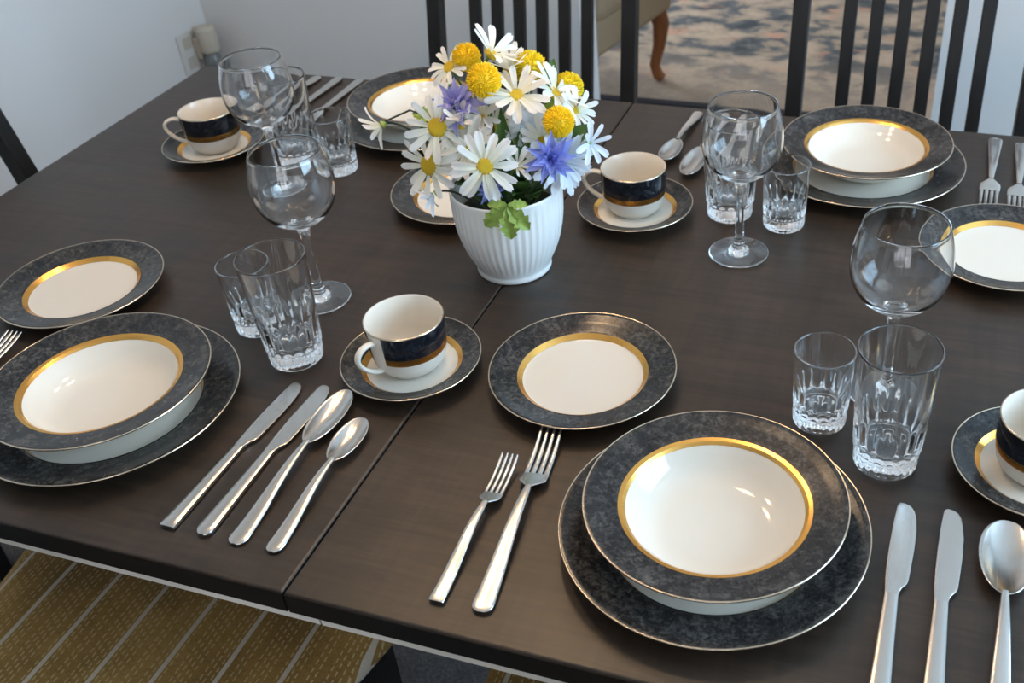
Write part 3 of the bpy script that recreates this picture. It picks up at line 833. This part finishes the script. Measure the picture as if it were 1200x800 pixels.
fork('dinner', 'fork peeking in at the left picture edge above the stacked plates', (-0.521, 0.022), (-0.517, 0.246))
fork('dinner', 'fork with handle away, right of the far stacked plates, whole', (0.5565, 1.024), (0.551, 0.800))
fork('dinner', 'fork cut off by the right picture edge, handle away', (0.5925, 1.016), (0.586, 0.792))

def spoon_meshes(nm, L, bl, bw, end_w):
    d = {}
    yn = L - bl
    secs = [(0, 0.0, 0.0024, end_w * 0.30, 0.0012), (0, 0.0012, 0.0024, end_w * 0.62, 0.0015), (0, 0.0035, 0.0025, end_w * 0.88, 0.0017), (0, 0.008, 0.0027, end_w, 0.0018)]
    N = 14
    for i in range(1, N + 1):
        t = i / N; y = 0.010 + (yn + 0.003 - 0.010) * t
        w = end_w * (1 - t) ** 0.9 + 0.0030 * (1 - (1 - t) ** 0.9)
        secs.append((0, y, 0.0026 + 0.0082 * math.sin(PI * 0.60 * t) ** 2, w, 0.0016 + 0.0006 * t))
    zn = secs[-1][2]
    d['handle'] = mk_mesh(nm + '_handle', *loft(secs, 14, 3.0), 'steel', True, 50)
    V, F = [], []
    NU, NV = 22, 14
    for i in range(NU + 1):
        u = i / NU
        # egg outline: broad near the tip
        th = PI * u
        y = yn + bl * (1 - math.cos(th)) / 2
        k = (y - yn) / bl
        w = bw / 2 * math.sin(th) ** 0.95 * (0.90 + 0.17 * k) if 0 < i < NU else 0.0006
        w = max(w, 0.0026) if k < 0.12 else w
        k = min(1.0, max(0.0, k)); zr = zn * (1 - k) ** 1.5 + 0.0088 * (1 - (1 - k) ** 1.5)
        dep = 0.0078 * max(0.0, math.sin(PI * min(1.0, k))) ** 0.8
        for j in range(NV + 1):
            s = -1 + 2 * j / NV
            V.append((w * s, y, max(0.0012, zr - dep * (1 - abs(s) ** 2.2))))
    for i in range(NU):
        for j in range(NV):
            p = i * (NV + 1) + j
            F.append((p, p + 1, p + NV + 2, p + NV + 1))
    d['bowl'] = mk_mesh(nm + '_bowl', V, F, 'steel')
    return d
SPN = {'soup': spoon_meshes('soup_spoon', 0.220, 0.0880, 0.0345, 0.0095), 'tea': spoon_meshes('teaspoon', 0.182, 0.0680, 0.0320, 0.0085), 'round': spoon_meshes('round_spoon', 0.2205, 0.0860, 0.0465, 0.0095)}
def spoon(kind, label, end, tip):
    t = thing('dessert_spoon' if kind == 'tea' else 'soup_spoon', label, 'spoon', (end[0], end[1], TZ), aim(end, tip), 'stainless spoons')
    link('handle', SPN[kind]['handle'], t)
    o = link('bowl', SPN[kind]['bowl'], t)
    md = o.modifiers.new('thickness', 'SOLIDIFY'); md.thickness = 0.0011; md.offset = 1
spoon('soup', 'larger spoon third in the row of four left of the joint', (-0.0725, 0.035), (-0.0765, 0.256))
spoon('tea', 'smaller spoon nearest the table joint in the row of four', (-0.034, 0.036), (-0.0385, 0.219))
spoon('round', 'spoon at the right picture edge beside the two nearest knives', (0.5835, 0.021), (0.586, 0.2415))
spoon('tea', 'small spoon with handle away, just right of the far teacup', (0.1150, 1.026), (0.108, 0.846))
spoon('soup', 'spoon with its bowl beside the far wine glass, handle behind the glass', (0.1545, 1.026), (0.150, 0.810))
spoon('soup', 'spoon handle furthest left of three behind the far tumblers', (-0.577, 1.036), (-0.580, 0.816))

def knife_meshes(nm, L, square):
    d = {}
    yb = 0.515 * L
    ew = 0.0085 if square else 0.0088
    secs = [(0, 0.0, 0.0030, ew * (0.95 if square else 0.35), 0.0018), (0, 0.0016, 0.0031, ew * (1.0 if square else 0.70), 0.0026), (0, 0.005, 0.0033, ew * (1.0 if square else 0.93), 0.0030), (0, 0.010, 0.0033, ew, 0.0031)]
    for i in range(1, 11):
        t = i / 10
        secs.append((-0.0012 * t, 0.010 + (yb - 0.010) * t, 0.0034, ew + (0.0058 - ew) * t ** 0.8, 0.0031 - 0.0008 * t))
    d['handle'] = mk_mesh(nm + '_handle', *loft(secs, 14, 3.2), 'steel', True, 45)
    # blade: straight back on -x, bellied edge on +x with a notch at the heel
    bs = []
    for t, xl, xr, th in ((0.0, -0.0068, 0.0044, 0.0019), (0.03, -0.0070, 0.0046, 0.0017), (0.08, -0.0074, 0.0060, 0.0014), (0.12, -0.0077, 0.0094, 0.0012), (0.16, -0.0080, 0.0108, 0.0011), (0.30, -0.0085, 0.0116, 0.0010),
                          (0.50, -0.0086, 0.0124, 0.0010), (0.70, -0.0081, 0.0124, 0.0009), (0.84, -0.0075, 0.0110, 0.0008), (0.92, -0.0070, 0.0088, 0.0007), (0.97, -0.0064, 0.0058, 0.0006), (0.993, -0.0050, 0.0022, 0.0005), (1.0, -0.0036, -0.0006, 0.0004)):
        bs.append(((xl + xr) / 2, yb - 0.0005 + (L - yb) * t, 0.0034 - 0.001 * t, (xr - xl) / 2, th))
    d['blade'] = mk_mesh(nm + '_blade', *loft(bs, 20, 7.0), 'steel', True, 35)
    return d
KN = {'square': knife_meshes('square_knife', 0.222, True), 'round': knife_meshes('round_knife', 0.226, False)}
def knife(kind, label, end, tip):
    t = thing('table_knife', label, 'knife', (end[0], end[1], TZ), aim(end, tip), 'stainless knives')
    link('handle', KN[kind]['handle'], t); link('blade', KN[kind]['blade'], t)
knife('square', 'square-ended knife first in the row of four, beside the left dinner plate', (-0.146, 0.036), (-0.141, 0.258))
knife('round', 'round-ended knife second in the row of four left of the joint', (-0.108, 0.036), (-0.109, 0.262))
knife('round', 'knife closest to the nearest dinner plate, handle leaving the picture', (0.4985, 0.020), (0.4995, 0.2445))
knife('round', 'knife between the nearest spoon and the other knife, handle leaving the picture', (0.537, 0.023), (0.5395, 0.2475))
knife('round', 'knife behind the far wine glass, next to the spoon', (0.190, 1.024), (0.187, 0.798))
knife('square', 'knife behind the far wine glass, next to the stacked plates', (0.226, 1.026), (0.224, 0.804))
knife('round', 'knife handle nearest the plates behind the flowers', (-0.491, 1.036), (-0.497, 0.810))
knife('round', 'knife handle in the middle of three behind the far tumblers', (-0.533, 1.036), (-0.541, 0.812))

# ------------------------------------------------------------------ flower pot
PX, PY = -0.002, 0.541
def pot_mod(r, z, a):
    if r < 0.047 or z < 0.016: return 0
    k = min(1, (z - 0.016) / 0.008) * max(0, min(1, (0.108 - z) / 0.006))
    return -0.0008 * k * (0.5 + 0.5 * math.cos(46 * a))
po = [(0, 0.002), (0.042, 0.002), (0.0435, 0.0), (0.0455, 0.0), (0.0466, 0.0014), (0.0468, 0.0045), (0.0460, 0.0072), (0.0462, 0.0085), (0.0480, 0.0130), (0.0505, 0.0180)]
for i in range(1, 15):
    t = i / 14; z = 0.018 + (0.108 - 0.018) * t
    po.append((0.0505 + 0.0172 * (1 - (1 - t) ** 2.7), z))
po += [(0.0680, 0.1125), (0.0679, 0.1148), (0.0672, 0.1156), (0.0660, 0.1156), (0.0652, 0.1148)]
pin = [(0.0650, 0.110), (0.0640, 0.095), (0.060, 0.065), (0.050, 0.03), (0.040, 0.012), (0, 0.010)]
pot = thing('flower_pot', 'white ribbed ceramic pot holding the flowers on the table centre', 'pot', (PX, PY, TZ))
Vp, Fp = [], []
keys = set((round(r, 6), round(z, 6)) for r, z in po)
Vp, Fp = lathe(po + pin, 368, lambda r, z, a: pot_mod(r, z, a) if (round(r, 6), round(z, 6)) in keys else 0)
link('body', mk_mesh('pot_body', Vp, Fp, 'ceramic', True, 70), pot)
link('floral_foam', mk_mesh('floral_foam', *lathe([(0.0612, 0.074), (0.0612, 0.078), (0.05, 0.086), (0.02, 0.090), (0, 0.090)], 40), 'soil'), pot)

# petals and heads
def petal_mesh(nm, mat, w=0.15, cup=0.06, droop=0.10, point=False, notch=True):
    """unit petal along +x, width 2w"""
    V, F = [], []
    NU, NV = 7, 4
    for i in range(NU + 1):
        u = i / NU
        if point: ww = w * (math.sin(PI * min(1, u * 0.86 + 0.10)) ** 0.9) * (1 - 0.75 * max(0, u - 0.5) * 2 * 0.9)
        else: ww = w * (0.42 + 0.58 * math.sin(PI * 0.5 * min(1, u * 1.35))) * (1.0 if u < 0.86 else 0.72 if u < 0.99 else 0.40)
        for j in range(NV + 1):
            s = -1 + 2 * j / NV
            x = u - (0.04 * (1 - abs(s)) if (notch and i == NU) else 0)
            z = cup * s * s * 0.6 + 0.16 * u * (1 - u) - droop * u * u - 0.02 * math.cos(s * PI * 2) * u
            V.append((x, ww * s, z))
    for i in range(NU):
        for j in range(NV):
            p = i * (NV + 1) + j
            F.append((p, p + NV + 1, p + NV + 2, p + 1))
    return mk_mesh(nm, V, F, mat)
PT = {k: [petal_mesh('petal_' + k, k, w, c_, d_, False) for (w, c_, d_) in ((0.140, 0.06, 0.08), (0.155, 0.10, 0.26), (0.12, 0.03, -0.10))] for k in ('petal', 'petal_pink', 'petal_blue')}
PT['cornflower'] = [petal_mesh('petal_cornflower', 'cornflower', w, 0.10, d_, True, False) for (w, d_) in ((0.17, -0.1), (0.21, 0.12))]
PT['lilac'] = [petal_mesh('petal_lilac', 'lilac', w, 0.10, d_, True, False) for (w, d_) in ((0.16, -0.1), (0.20, 0.12))]
disc_m = mk_mesh('flower_disc', *lathe([(0.98, -0.10), (1.0, 0.05), (0.94, 0.26), (0.76, 0.40), (0.45, 0.44), (0.2, 0.40), (0, 0.38)], 24), 'disc')
calyx_m = mk_mesh('calyx', *lathe([(0, -1.0), (0.28, -0.95), (0.55, -0.6), (0.85, -0.2), (1.0, -0.02), (0.5, 0.0), (0, 0.02)], 14), 'leaf_lime')

def pompom_mesh(nm, mat, n=420, seed=1):
    rnd = random.Random(seed)
    V, F = lathe([(0, -0.80), (0.4, -0.69), (0.69, -0.4), (0.8, 0), (0.69, 0.4), (0.4, 0.69), (0, 0.80)], 18)
    V = list(V); F = list(F)
    ga = PI * (3 - math.sqrt(5))
    for i in range(n):
        z = 1 - 1.86 * (i + 0.5) / n
        r = math.sqrt(max(0, 1 - z * z)); a = ga * i
        d = Vector((r * math.cos(a) + rnd.uniform(-.08, .08), r * math.sin(a) + rnd.uniform(-.08, .08), z + rnd.uniform(-.08, .08))).normalized()
        s = d.cross(Vector((0.3, 0.2, 0.9))).normalized(); t = d.cross(s)
        k = len(V); b0 = d * 0.72; L_ = rnd.uniform(0.98, 1.07); w = 0.052
        for aa in (0, 2 * PI / 3, 4 * PI / 3): V.append(b0 + (s * math.cos(aa) + t * math.sin(aa)) * w)
        for aa in (0, 2 * PI / 3, 4 * PI / 3): V.append(d * L_ * 0.93 + (s * math.cos(aa) + t * math.sin(aa)) * w * 0.95)
        V.append(d * L_)
        for q in range(3):
            q2 = (q + 1) % 3
            F.append((k + q, k + q2, k + 3 + q2, k + 3 + q)); F.append((k + 3 + q, k + 3 + q2, k + 6))
    return mk_mesh(nm, V, F, mat, True, 40)
POM = pompom_mesh('pompom_head', 'pompom'); POMG = pompom_mesh('pompom_head_green', 'pompom_green', 420, 5)

def face_rot(n):
    n = Vector(n).normalized()
    return n.to_track_quat('Z', 'Y').to_matrix().to_4x4()

STEM_Z = TZ + 0.086
def stem_base(p, k=0.32):
    d = Vector((p[0] - PX, p[1] - PY, 0)); 
    if d.length > 0.09: d = d.normalized() * 0.09
    return Vector((PX, PY, STEM_Z)) + d * k

def flower_root(name, label, cat, p, group):
    b0 = stem_base(p)
    t = thing(name, label, cat, b0, 0, group)
    return t, b0

def add_stem(t, b0, back, nrm, mat='stem', r=0.0014, curl=0.5):
    L_ = (back - b0).length
    mid = back - Vector(nrm).normalized() * L_ * curl
    mid = mid * 0.75 + (b0 + (back - b0) * 0.5) * 0.25
    if mid.z < b0.z and back.z > b0.z: mid.z = (b0.z + back.z) / 2
    pts = [q - b0 for q in bez(b0, mid, back, 10)]
    return link('stem', mk_mesh('flower_stem', *tube(pts, r, 7), mat), t)

rnd = random.Random(11)
def daisy(label, p, nrm, rad, n=13, mat='petal', elev=8, disc=0.27, layers=1, jit=7, stem='stem', name='daisy', discmat=True, curl=0.5):
    p = Vector((p[0], p[1], p[2] + TZ))
    t, b0 = flower_root(name, label, 'flower', p, 'daisies in the pot')
    Rm = face_rot(nrm)
    nn = Vector(nrm).normalized()
    add_stem(t, b0, p - nn * rad * disc * 0.9, nn, stem, curl=curl)
    T = Matrix.Translation(p - b0)
    o = link('calyx', calyx_m, t); o.matrix_local = T @ Rm @ Matrix.Scale(rad * disc * 0.9, 4)
    if discmat:
        o = link('disc', disc_m, t); o.matrix_local = T @ Rm @ Matrix.Scale(rad * disc, 4)
    for l in range(layers):
        for k in range(n):
            a = 2 * PI * (k + 0.5 * l) / n + R(rnd.uniform(-jit, jit))
            e = R(elev + 14 * l + rnd.uniform(-9, 9))
            s = rad * rnd.uniform(0.9, 1.06) * (1 - 0.15 * l)
            mm = T @ Rm @ Matrix.Rotation(a, 4, 'Z') @ Matrix.Rotation(-e, 4, 'Y') @ Matrix.Translation((rad * disc * 0.55, 0, rnd.uniform(0, 0.0008))) @ Matrix.Rotation(R(rnd.uniform(-18, 18)), 4, 'X') @ Matrix.Scale(s * (1 - disc * 0.55), 4)
            o = link('petal', rnd.choice(PT[mat]), t); o.matrix_local = mm
    return t

def cornflower(label, p, nrm, rad, mat='cornflower'):
    p = Vector((p[0], p[1], p[2] + TZ))
    t, b0 = flower_root('cornflower', label, 'flower', p, 'blue cornflowers in the pot')
    Rm = face_rot(nrm); nn = Vector(nrm).normalized()
    add_stem(t, b0, p - nn * rad * 0.35, nn)
    T = Matrix.Translation(p - b0)
    o = link('calyx', calyx_m, t); o.matrix_local = T @ Rm @ Matrix.Scale(rad * 0.32, 4)
    for l, (n, e0, s0) in enumerate(((12, 5, 1.0), (10, 32, 0.86), (7, 58, 0.66), (4, 78, 0.45))):
        for k in range(n):
            a = 2 * PI * (k + 0.37 * l) / n + R(rnd.uniform(-9, 9)); e = R(e0 + rnd.uniform(-10, 10))
            mm = T @ Rm @ Matrix.Rotation(a, 4, 'Z') @ Matrix.Rotation(-e, 4, 'Y') @ Matrix.Rotation(R(rnd.uniform(-30, 30)), 4, 'X') @ Matrix.Scale(rad * s0 * rnd.uniform(0.85, 1.1), 4)
            o = link('petal', rnd.choice(PT[mat]), t); o.matrix_local = mm
    return t

def pompom(label, p, nrm, rad, me=None):
    p = Vector((p[0], p[1], p[2] + TZ))
    t, b0 = flower_root('pompom_flower', label, 'flower', p, 'yellow pompom flowers in the pot')
    nn = Vector(nrm).normalized()
    add_stem(t, b0, p - nn * rad * 0.7, nn, r=0.0017)
    o = link('flower_head', me or POM, t); o['kind'] = 'stuff'
    o.matrix_local = Matrix.Translation(p - b0) @ face_rot(nrm) @ Matrix.Scale(rad, 4)
    return t

daisy('small white daisy at the upper left of the bouquet, against the grey plate', (-0.064, 0.56, 0.246), (-0.12, -0.62, 0.78), 0.027, 14, elev=6, disc=0.28)
daisy('white daisy seen from the side at the very top of the bouquet', (-0.010, 0.56, 0.266), (0.62, 0.10, 0.75), 0.036, 9, elev=28, disc=0.24, jit=14)
daisy('large white daisy high in the middle, between the yellow pompoms', (0.027, 0.535, 0.229), (0.22, -0.42, 0.86), 0.041, 16, 'petal_pink', elev=16, disc=0.24)
daisy('white daisy half open at the top behind the yellow pompoms', (-0.001, 0.585, 0.236), (0.12, -0.15, 1.0), 0.034, 12, elev=38, disc=0.24)
daisy('white daisy facing forward on the left, above another daisy', (-0.057, 0.498, 0.201), (0.12, -0.90, 0.42), 0.040, 13, elev=4, disc=0.29)
daisy('white daisy lowest on the left, facing forward over the plate', (-0.066, 0.484, 0.160), (-0.15, -0.92, 0.30), 0.040, 13, elev=4, disc=0.30)
daisy('largest white daisy facing forward just above the pot rim', (0.013, 0.464, 0.177), (0.36, -0.88, 0.34), 0.040, 15, elev=6, disc=0.25)
daisy('blush white daisy tucked behind the largest one', (-0.021, 0.495, 0.180), (-0.05, -0.80, 0.58), 0.038, 14, 'petal_pink', elev=8, disc=0.22)
daisy('blush cup-shaped daisy under the blue flower on the left', (-0.030, 0.506, 0.203), (0.02, -0.35, 0.95), 0.030, 9, 'petal_pink', elev=52, disc=0.22)
daisy('pale daisy turned away on the upper right, below the yellow pompoms', (0.056, 0.575, 0.218), (0.60, 0.05, 0.62), 0.040, 13, elev=18, disc=0.24)
daisy('bluish white flower in the middle right of the bouquet', (0.030, 0.550, 0.186), (0.42, -0.60, 0.66), 0.030, 12, 'petal_blue', elev=26, disc=0.20, layers=2)
daisy('white daisy at the right edge beside the lower yellow pompom', (0.078, 0.578, 0.198), (0.72, -0.36, 0.52), 0.029, 12, elev=16, disc=0.22)
daisy('small white flower reaching furthest right over the teacup', (0.106, 0.545, 0.176), (0.80, -0.45, 0.30), 0.027, 8, 'petal_blue', elev=26, disc=0.18, discmat=False, stem='twig')
daisy('large white daisy drooping on the lower right toward the teacup', (0.073, 0.535, 0.157), (0.80, -0.58, 0.05), 0.042, 15, 'petal_blue', elev=14, disc=0.2, layers=2)
daisy('small white flower hanging on a dark twig furthest left', (-0.141, 0.52, 0.186), (-0.75, -0.42, -0.45), 0.030, 9, elev=30, disc=0.2, discmat=False, stem='twig', curl=0.25)
daisy('small bluish flower hanging over the left pot rim', (-0.062, 0.478, 0.127), (-0.72, -0.48, -0.42), 0.027, 9, 'petal_blue', elev=34, disc=0.2, discmat=False, stem='twig', curl=0.3)
daisy('small half-open white flower between largest daisy and blue flower', (0.038, 0.492, 0.166), (0.62, -0.42, 0.58), 0.024, 8, elev=34, disc=0.22)
daisy('blush daisy deep in the centre of the bouquet', (-0.016, 0.565, 0.172), (-0.05, -0.62, 0.76), 0.034, 12, 'petal_pink', elev=18, disc=0.22)
daisy('blush half-open daisy right of the lilac flower, low in the middle', (-0.012, 0.525, 0.205), (0.15, -0.45, 0.85), 0.028, 11, 'petal_pink', elev=34, disc=0.2)
daisy('white daisy half hidden behind the bright blue flower', (0.052, 0.535, 0.178), (0.45, -0.60, 0.62), 0.030, 12, elev=20, disc=0.22)
pompom('round yellow pompom largest and nearest at the top', (-0.003, 0.52, 0.252), (0.2, -0.55, 0.8), 0.0195)
pompom('yellow pompom at the upper left behind the largest one', (-0.046, 0.57, 0.256), (-0.15, -0.35, 0.92), 0.0165)
pompom('yellow pompom at the top right of the largest one', (0.018, 0.60, 0.236), (0.1, -0.3, 0.95), 0.0205, POMG)
pompom('yellow pompom furthest back on the right, against the chair', (0.056, 0.62, 0.207), (0.35, -0.3, 0.88), 0.0185, POMG)
pompom('round yellow pompom lowest on the right of the bouquet', (0.077, 0.53, 0.206), (0.35, -0.75, 0.56), 0.0180)
cornflower('lilac blue flower on the upper left of the bouquet', (-0.040, 0.52, 0.218), (-0.25, -0.58, 0.76), 0.036, 'lilac')
cornflower('bright blue flower on the lower right of the bouquet', (0.076, 0.50, 0.176), (0.38, -0.85, 0.30), 0.031)
cornflower('small dark blue flower peeking out at the pot rim', (0.003, 0.492, 0.134), (0.2, -0.8, 0.5), 0.020)

# leaves
def leaf_mesh(nm, mat, lobes=0, w=0.34):
    """unit leaf along +x"""
    V, F = [], []
    NU, NV = (16 if lobes else 10), 4
    for i in range(NU + 1):
        u = i / NU
        ww = w * (math.sin(PI * (u * 0.97 + 0.02)) ** 0.8) * (1.15 - 0.5 * u)
        if lobes: ww *= 0.62 + 0.62 * ((1 - (lobes * u) % 1.0) if 0.06 < u < 0.94 else 0.3)
        for j in range(NV + 1):
            s = -1 + 2 * j / NV
            V.append((u + (0.10 * abs(s) if lobes else 0.0) * math.sin(PI * u), ww * s, 0.08 * abs(s) + 0.18 * u * (1 - u) - 0.16 * u * u))
    for i in range(NU):
        for j in range(NV):
            p = i * (NV + 1) + j
            F.append((p, p + NV + 1, p + NV + 2, p + 1))
    return mk_mesh(nm, V, F, mat)
LF = {'leaf': leaf_mesh('leaf_mid', 'leaf'), 'leaf_dark': leaf_mesh('leaf_dark', 'leaf_dark', 0, 0.28), 'leaf_lime': leaf_mesh('leaf_lime', 'leaf_lime', 4, 0.27), 'long': leaf_mesh('leaf_long', 'leaf', 0, 0.13)}
def put_leaf(t, b0, base, direc, up, size, kind):
    X = Vector(direc).normalized(); Z = Vector(up); Z = (Z - X * Z.dot(X)).normalized(); Y = Z.cross(X)
    mm = Matrix((( X.x, Y.x, Z.x, base[0] - b0.x), (X.y, Y.y, Z.y, base[1] - b0.y), (X.z, Y.z, Z.z, base[2] - b0.z), (0, 0, 0, 1)))
    o = link('leaf', LF[kind], t); o.matrix_local = mm @ Matrix.Scale(size, 4)
    return o
def sprig(label, stem_pts, leaves, name='leafy_sprig', mat='stem'):
    pts = [Vector((q[0], q[1], q[2] + TZ)) for q in stem_pts]
    t = thing(name, label, 'foliage', pts[0], 0, 'green sprigs in the pot')
    link('stem', mk_mesh('sprig_stem', *tube([q - pts[0] for q in pts], 0.0012, 6), mat), t)
    for (bp, dr, up, sz, kd) in leaves:
        put_leaf(t, pts[0], (bp[0], bp[1], bp[2] + TZ), dr, up, sz, kd)
# lobed leaf hanging over the front rim: five lobes
sprig('lime green lobed leaf hanging over the front of the pot rim', [(0.022, 0.512, 0.088), (0.027, 0.492, 0.116), (0.0315, 0.474, 0.1275), (0.033, 0.4685, 0.1270)],
      [((0.033, 0.4675, 0.1275), (0.05, -0.14, -1.0), (0.35, -0.9, 0.2), 0.041, 'leaf_lime'),
       ((0.033, 0.4680, 0.1280), (0.66, 0.02, -0.80), (0.3, -0.9, 0.3), 0.037, 'leaf_lime'),
       ((0.032, 0.4680, 0.1280), (-0.75, -0.25, -0.70), (0.3, -0.9, 0.3), 0.039, 'leaf_lime'),
       ((0.033, 0.4690, 0.1285), (0.95, 0.25, 0.05), (0.2, -0.7, 0.7), 0.022, 'leaf_lime'),
       ((0.032, 0.4690, 0.1285), (-0.95, -0.15, 0.02), (0.2, -0.7, 0.7), 0.024, 'leaf_lime')])
sprig('lime green sprig reaching left over the soup plate', [(-0.03, 0.535, 0.088), (-0.055, 0.53, 0.165), (-0.075, 0.528, 0.196), (-0.105, 0.526, 0.205), (-0.138, 0.522, 0.190)],
      [((-0.072, 0.53, 0.196), (-0.9, 0.0, 0.12), (0.1, -0.6, 0.8), 0.034, 'leaf_lime'), ((-0.070, 0.53, 0.193), (-0.75, -0.2, -0.25), (0.1, -0.7, 0.7), 0.028, 'leaf'),
       ((-0.064, 0.53, 0.19), (-0.6, 0.1, 0.55), (0.1, -0.6, 0.8), 0.026, 'leaf_lime')], mat='twig')
sprig('dark green leaf beside the lower yellow pompom', [(0.03, 0.55, 0.088), (0.06, 0.553, 0.145), (0.078, 0.552, 0.168)],
      [((0.078, 0.552, 0.168), (0.55, -0.05, 0.65), (0.1, -0.95, 0.4), 0.036, 'leaf'), ((0.07, 0.552, 0.16), (0.2, -0.4, 0.5), (0.3, -0.8, 0.5), 0.03, 'leaf_dark')])
sprig('upright narrow leaves standing in the middle of the bouquet', [(0.0, 0.545, 0.088), (0.008, 0.54, 0.13), (0.012, 0.538, 0.15)],
      [((0.008, 0.535, 0.105), (0.02, -0.1, 1.0), (0.3, -0.9, 0.1), 0.110, 'long'), ((0.018, 0.53, 0.10), (0.15, -0.1, 1.0), (0.2, -0.9, 0.1), 0.095, 'long'), ((0.0, 0.53, 0.10), (-0.15, -0.15, 1.0), (0.3, -0.9, 0.1), 0.08, 'long')])
sprig('light green leaves below the upper left daisy', [(-0.03, 0.555, 0.088), (-0.045, 0.558, 0.17), (-0.05, 0.56, 0.215)],
      [((-0.05, 0.555, 0.205), (0.35, -0.3, 0.75), (0.2, -0.9, 0.3), 0.034, 'leaf_lime'), ((-0.05, 0.555, 0.21), (-0.2, -0.35, 0.7), (0.2, -0.9, 0.3), 0.03, 'leaf_lime'), ((-0.04, 0.55, 0.20), (0.7, -0.2, 0.4), (0.2, -0.9, 0.3), 0.032, 'leaf')])
sprig('light green leaves below the rear yellow pompoms', [(0.02, 0.56, 0.088), (0.04, 0.575, 0.16), (0.048, 0.58, 0.20)],
      [((0.045, 0.573, 0.185), (0.3, -0.2, 0.7), (0.3, -0.9, 0.3), 0.035, 'leaf_lime'), ((0.045, 0.573, 0.18), (0.7, -0.2, 0.3), (0.3, -0.8, 0.5), 0.032, 'leaf'), ((0.035, 0.60, 0.215), (0.35, 0.1, 0.9), (0.3, -0.9, 0.1), 0.034, 'leaf')])
rl = random.Random(21)
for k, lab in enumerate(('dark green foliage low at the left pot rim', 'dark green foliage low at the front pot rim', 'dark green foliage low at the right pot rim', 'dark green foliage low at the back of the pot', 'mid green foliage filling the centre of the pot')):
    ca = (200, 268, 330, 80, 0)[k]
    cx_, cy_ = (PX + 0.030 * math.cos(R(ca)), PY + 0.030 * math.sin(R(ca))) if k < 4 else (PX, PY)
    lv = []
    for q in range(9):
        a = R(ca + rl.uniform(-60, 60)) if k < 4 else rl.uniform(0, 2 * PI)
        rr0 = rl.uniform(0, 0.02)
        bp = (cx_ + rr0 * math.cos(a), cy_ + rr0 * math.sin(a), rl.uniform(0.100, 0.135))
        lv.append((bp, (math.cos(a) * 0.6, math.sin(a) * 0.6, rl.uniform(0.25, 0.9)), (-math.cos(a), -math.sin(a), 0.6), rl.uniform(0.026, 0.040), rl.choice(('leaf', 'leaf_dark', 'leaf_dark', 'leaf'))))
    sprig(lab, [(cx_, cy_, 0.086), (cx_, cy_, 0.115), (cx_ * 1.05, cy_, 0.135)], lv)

# ------------------------------------------------------------------ ceiling lamp above the table
LX, LY, LZ = -0.08, 0.60, 1.68
lamp = thing('ceiling_lamp', 'brass ceiling lamp with bare warm bulbs above the table', 'lamp', (LX, LY, ZC))
link('canopy', mk_mesh('lamp_canopy', *lathe([(0, -0.03), (0.05, -0.028), (0.06, 0.0), (0, 0)], 32), 'brass'), lamp)
link('rod', mk_mesh('lamp_rod', *lathe([(0, -(ZC - LZ)), (0.008, -(ZC - LZ)), (0.008, -0.02), (0, -0.02)], 16), 'brass'), lamp)
bulb_m = mk_mesh('lamp_bulb', *lathe([(0, -0.070), (0.028, -0.063), (0.043, -0.043), (0.046, -0.018), (0.037, 0.012), (0.020, 0.030), (0.014, 0.034), (0, 0.034)], 20), 'bulb')
for k in range(3):
    a = R(90 + 120 * k)
    ar = link('arm', mk_mesh('lamp_arm', *tube([(0, 0, -(ZC - LZ)), (0.10 * math.cos(a), 0.10 * math.sin(a), -(ZC - LZ) - 0.02), (0.19 * math.cos(a), 0.19 * math.sin(a), -(ZC - LZ) + 0.01)], 0.006, 8), 'brass'), lamp)
    link('bulb', bulb_m, ar, (0.19 * math.cos(a), 0.19 * math.sin(a), -(ZC - LZ) - 0.025))
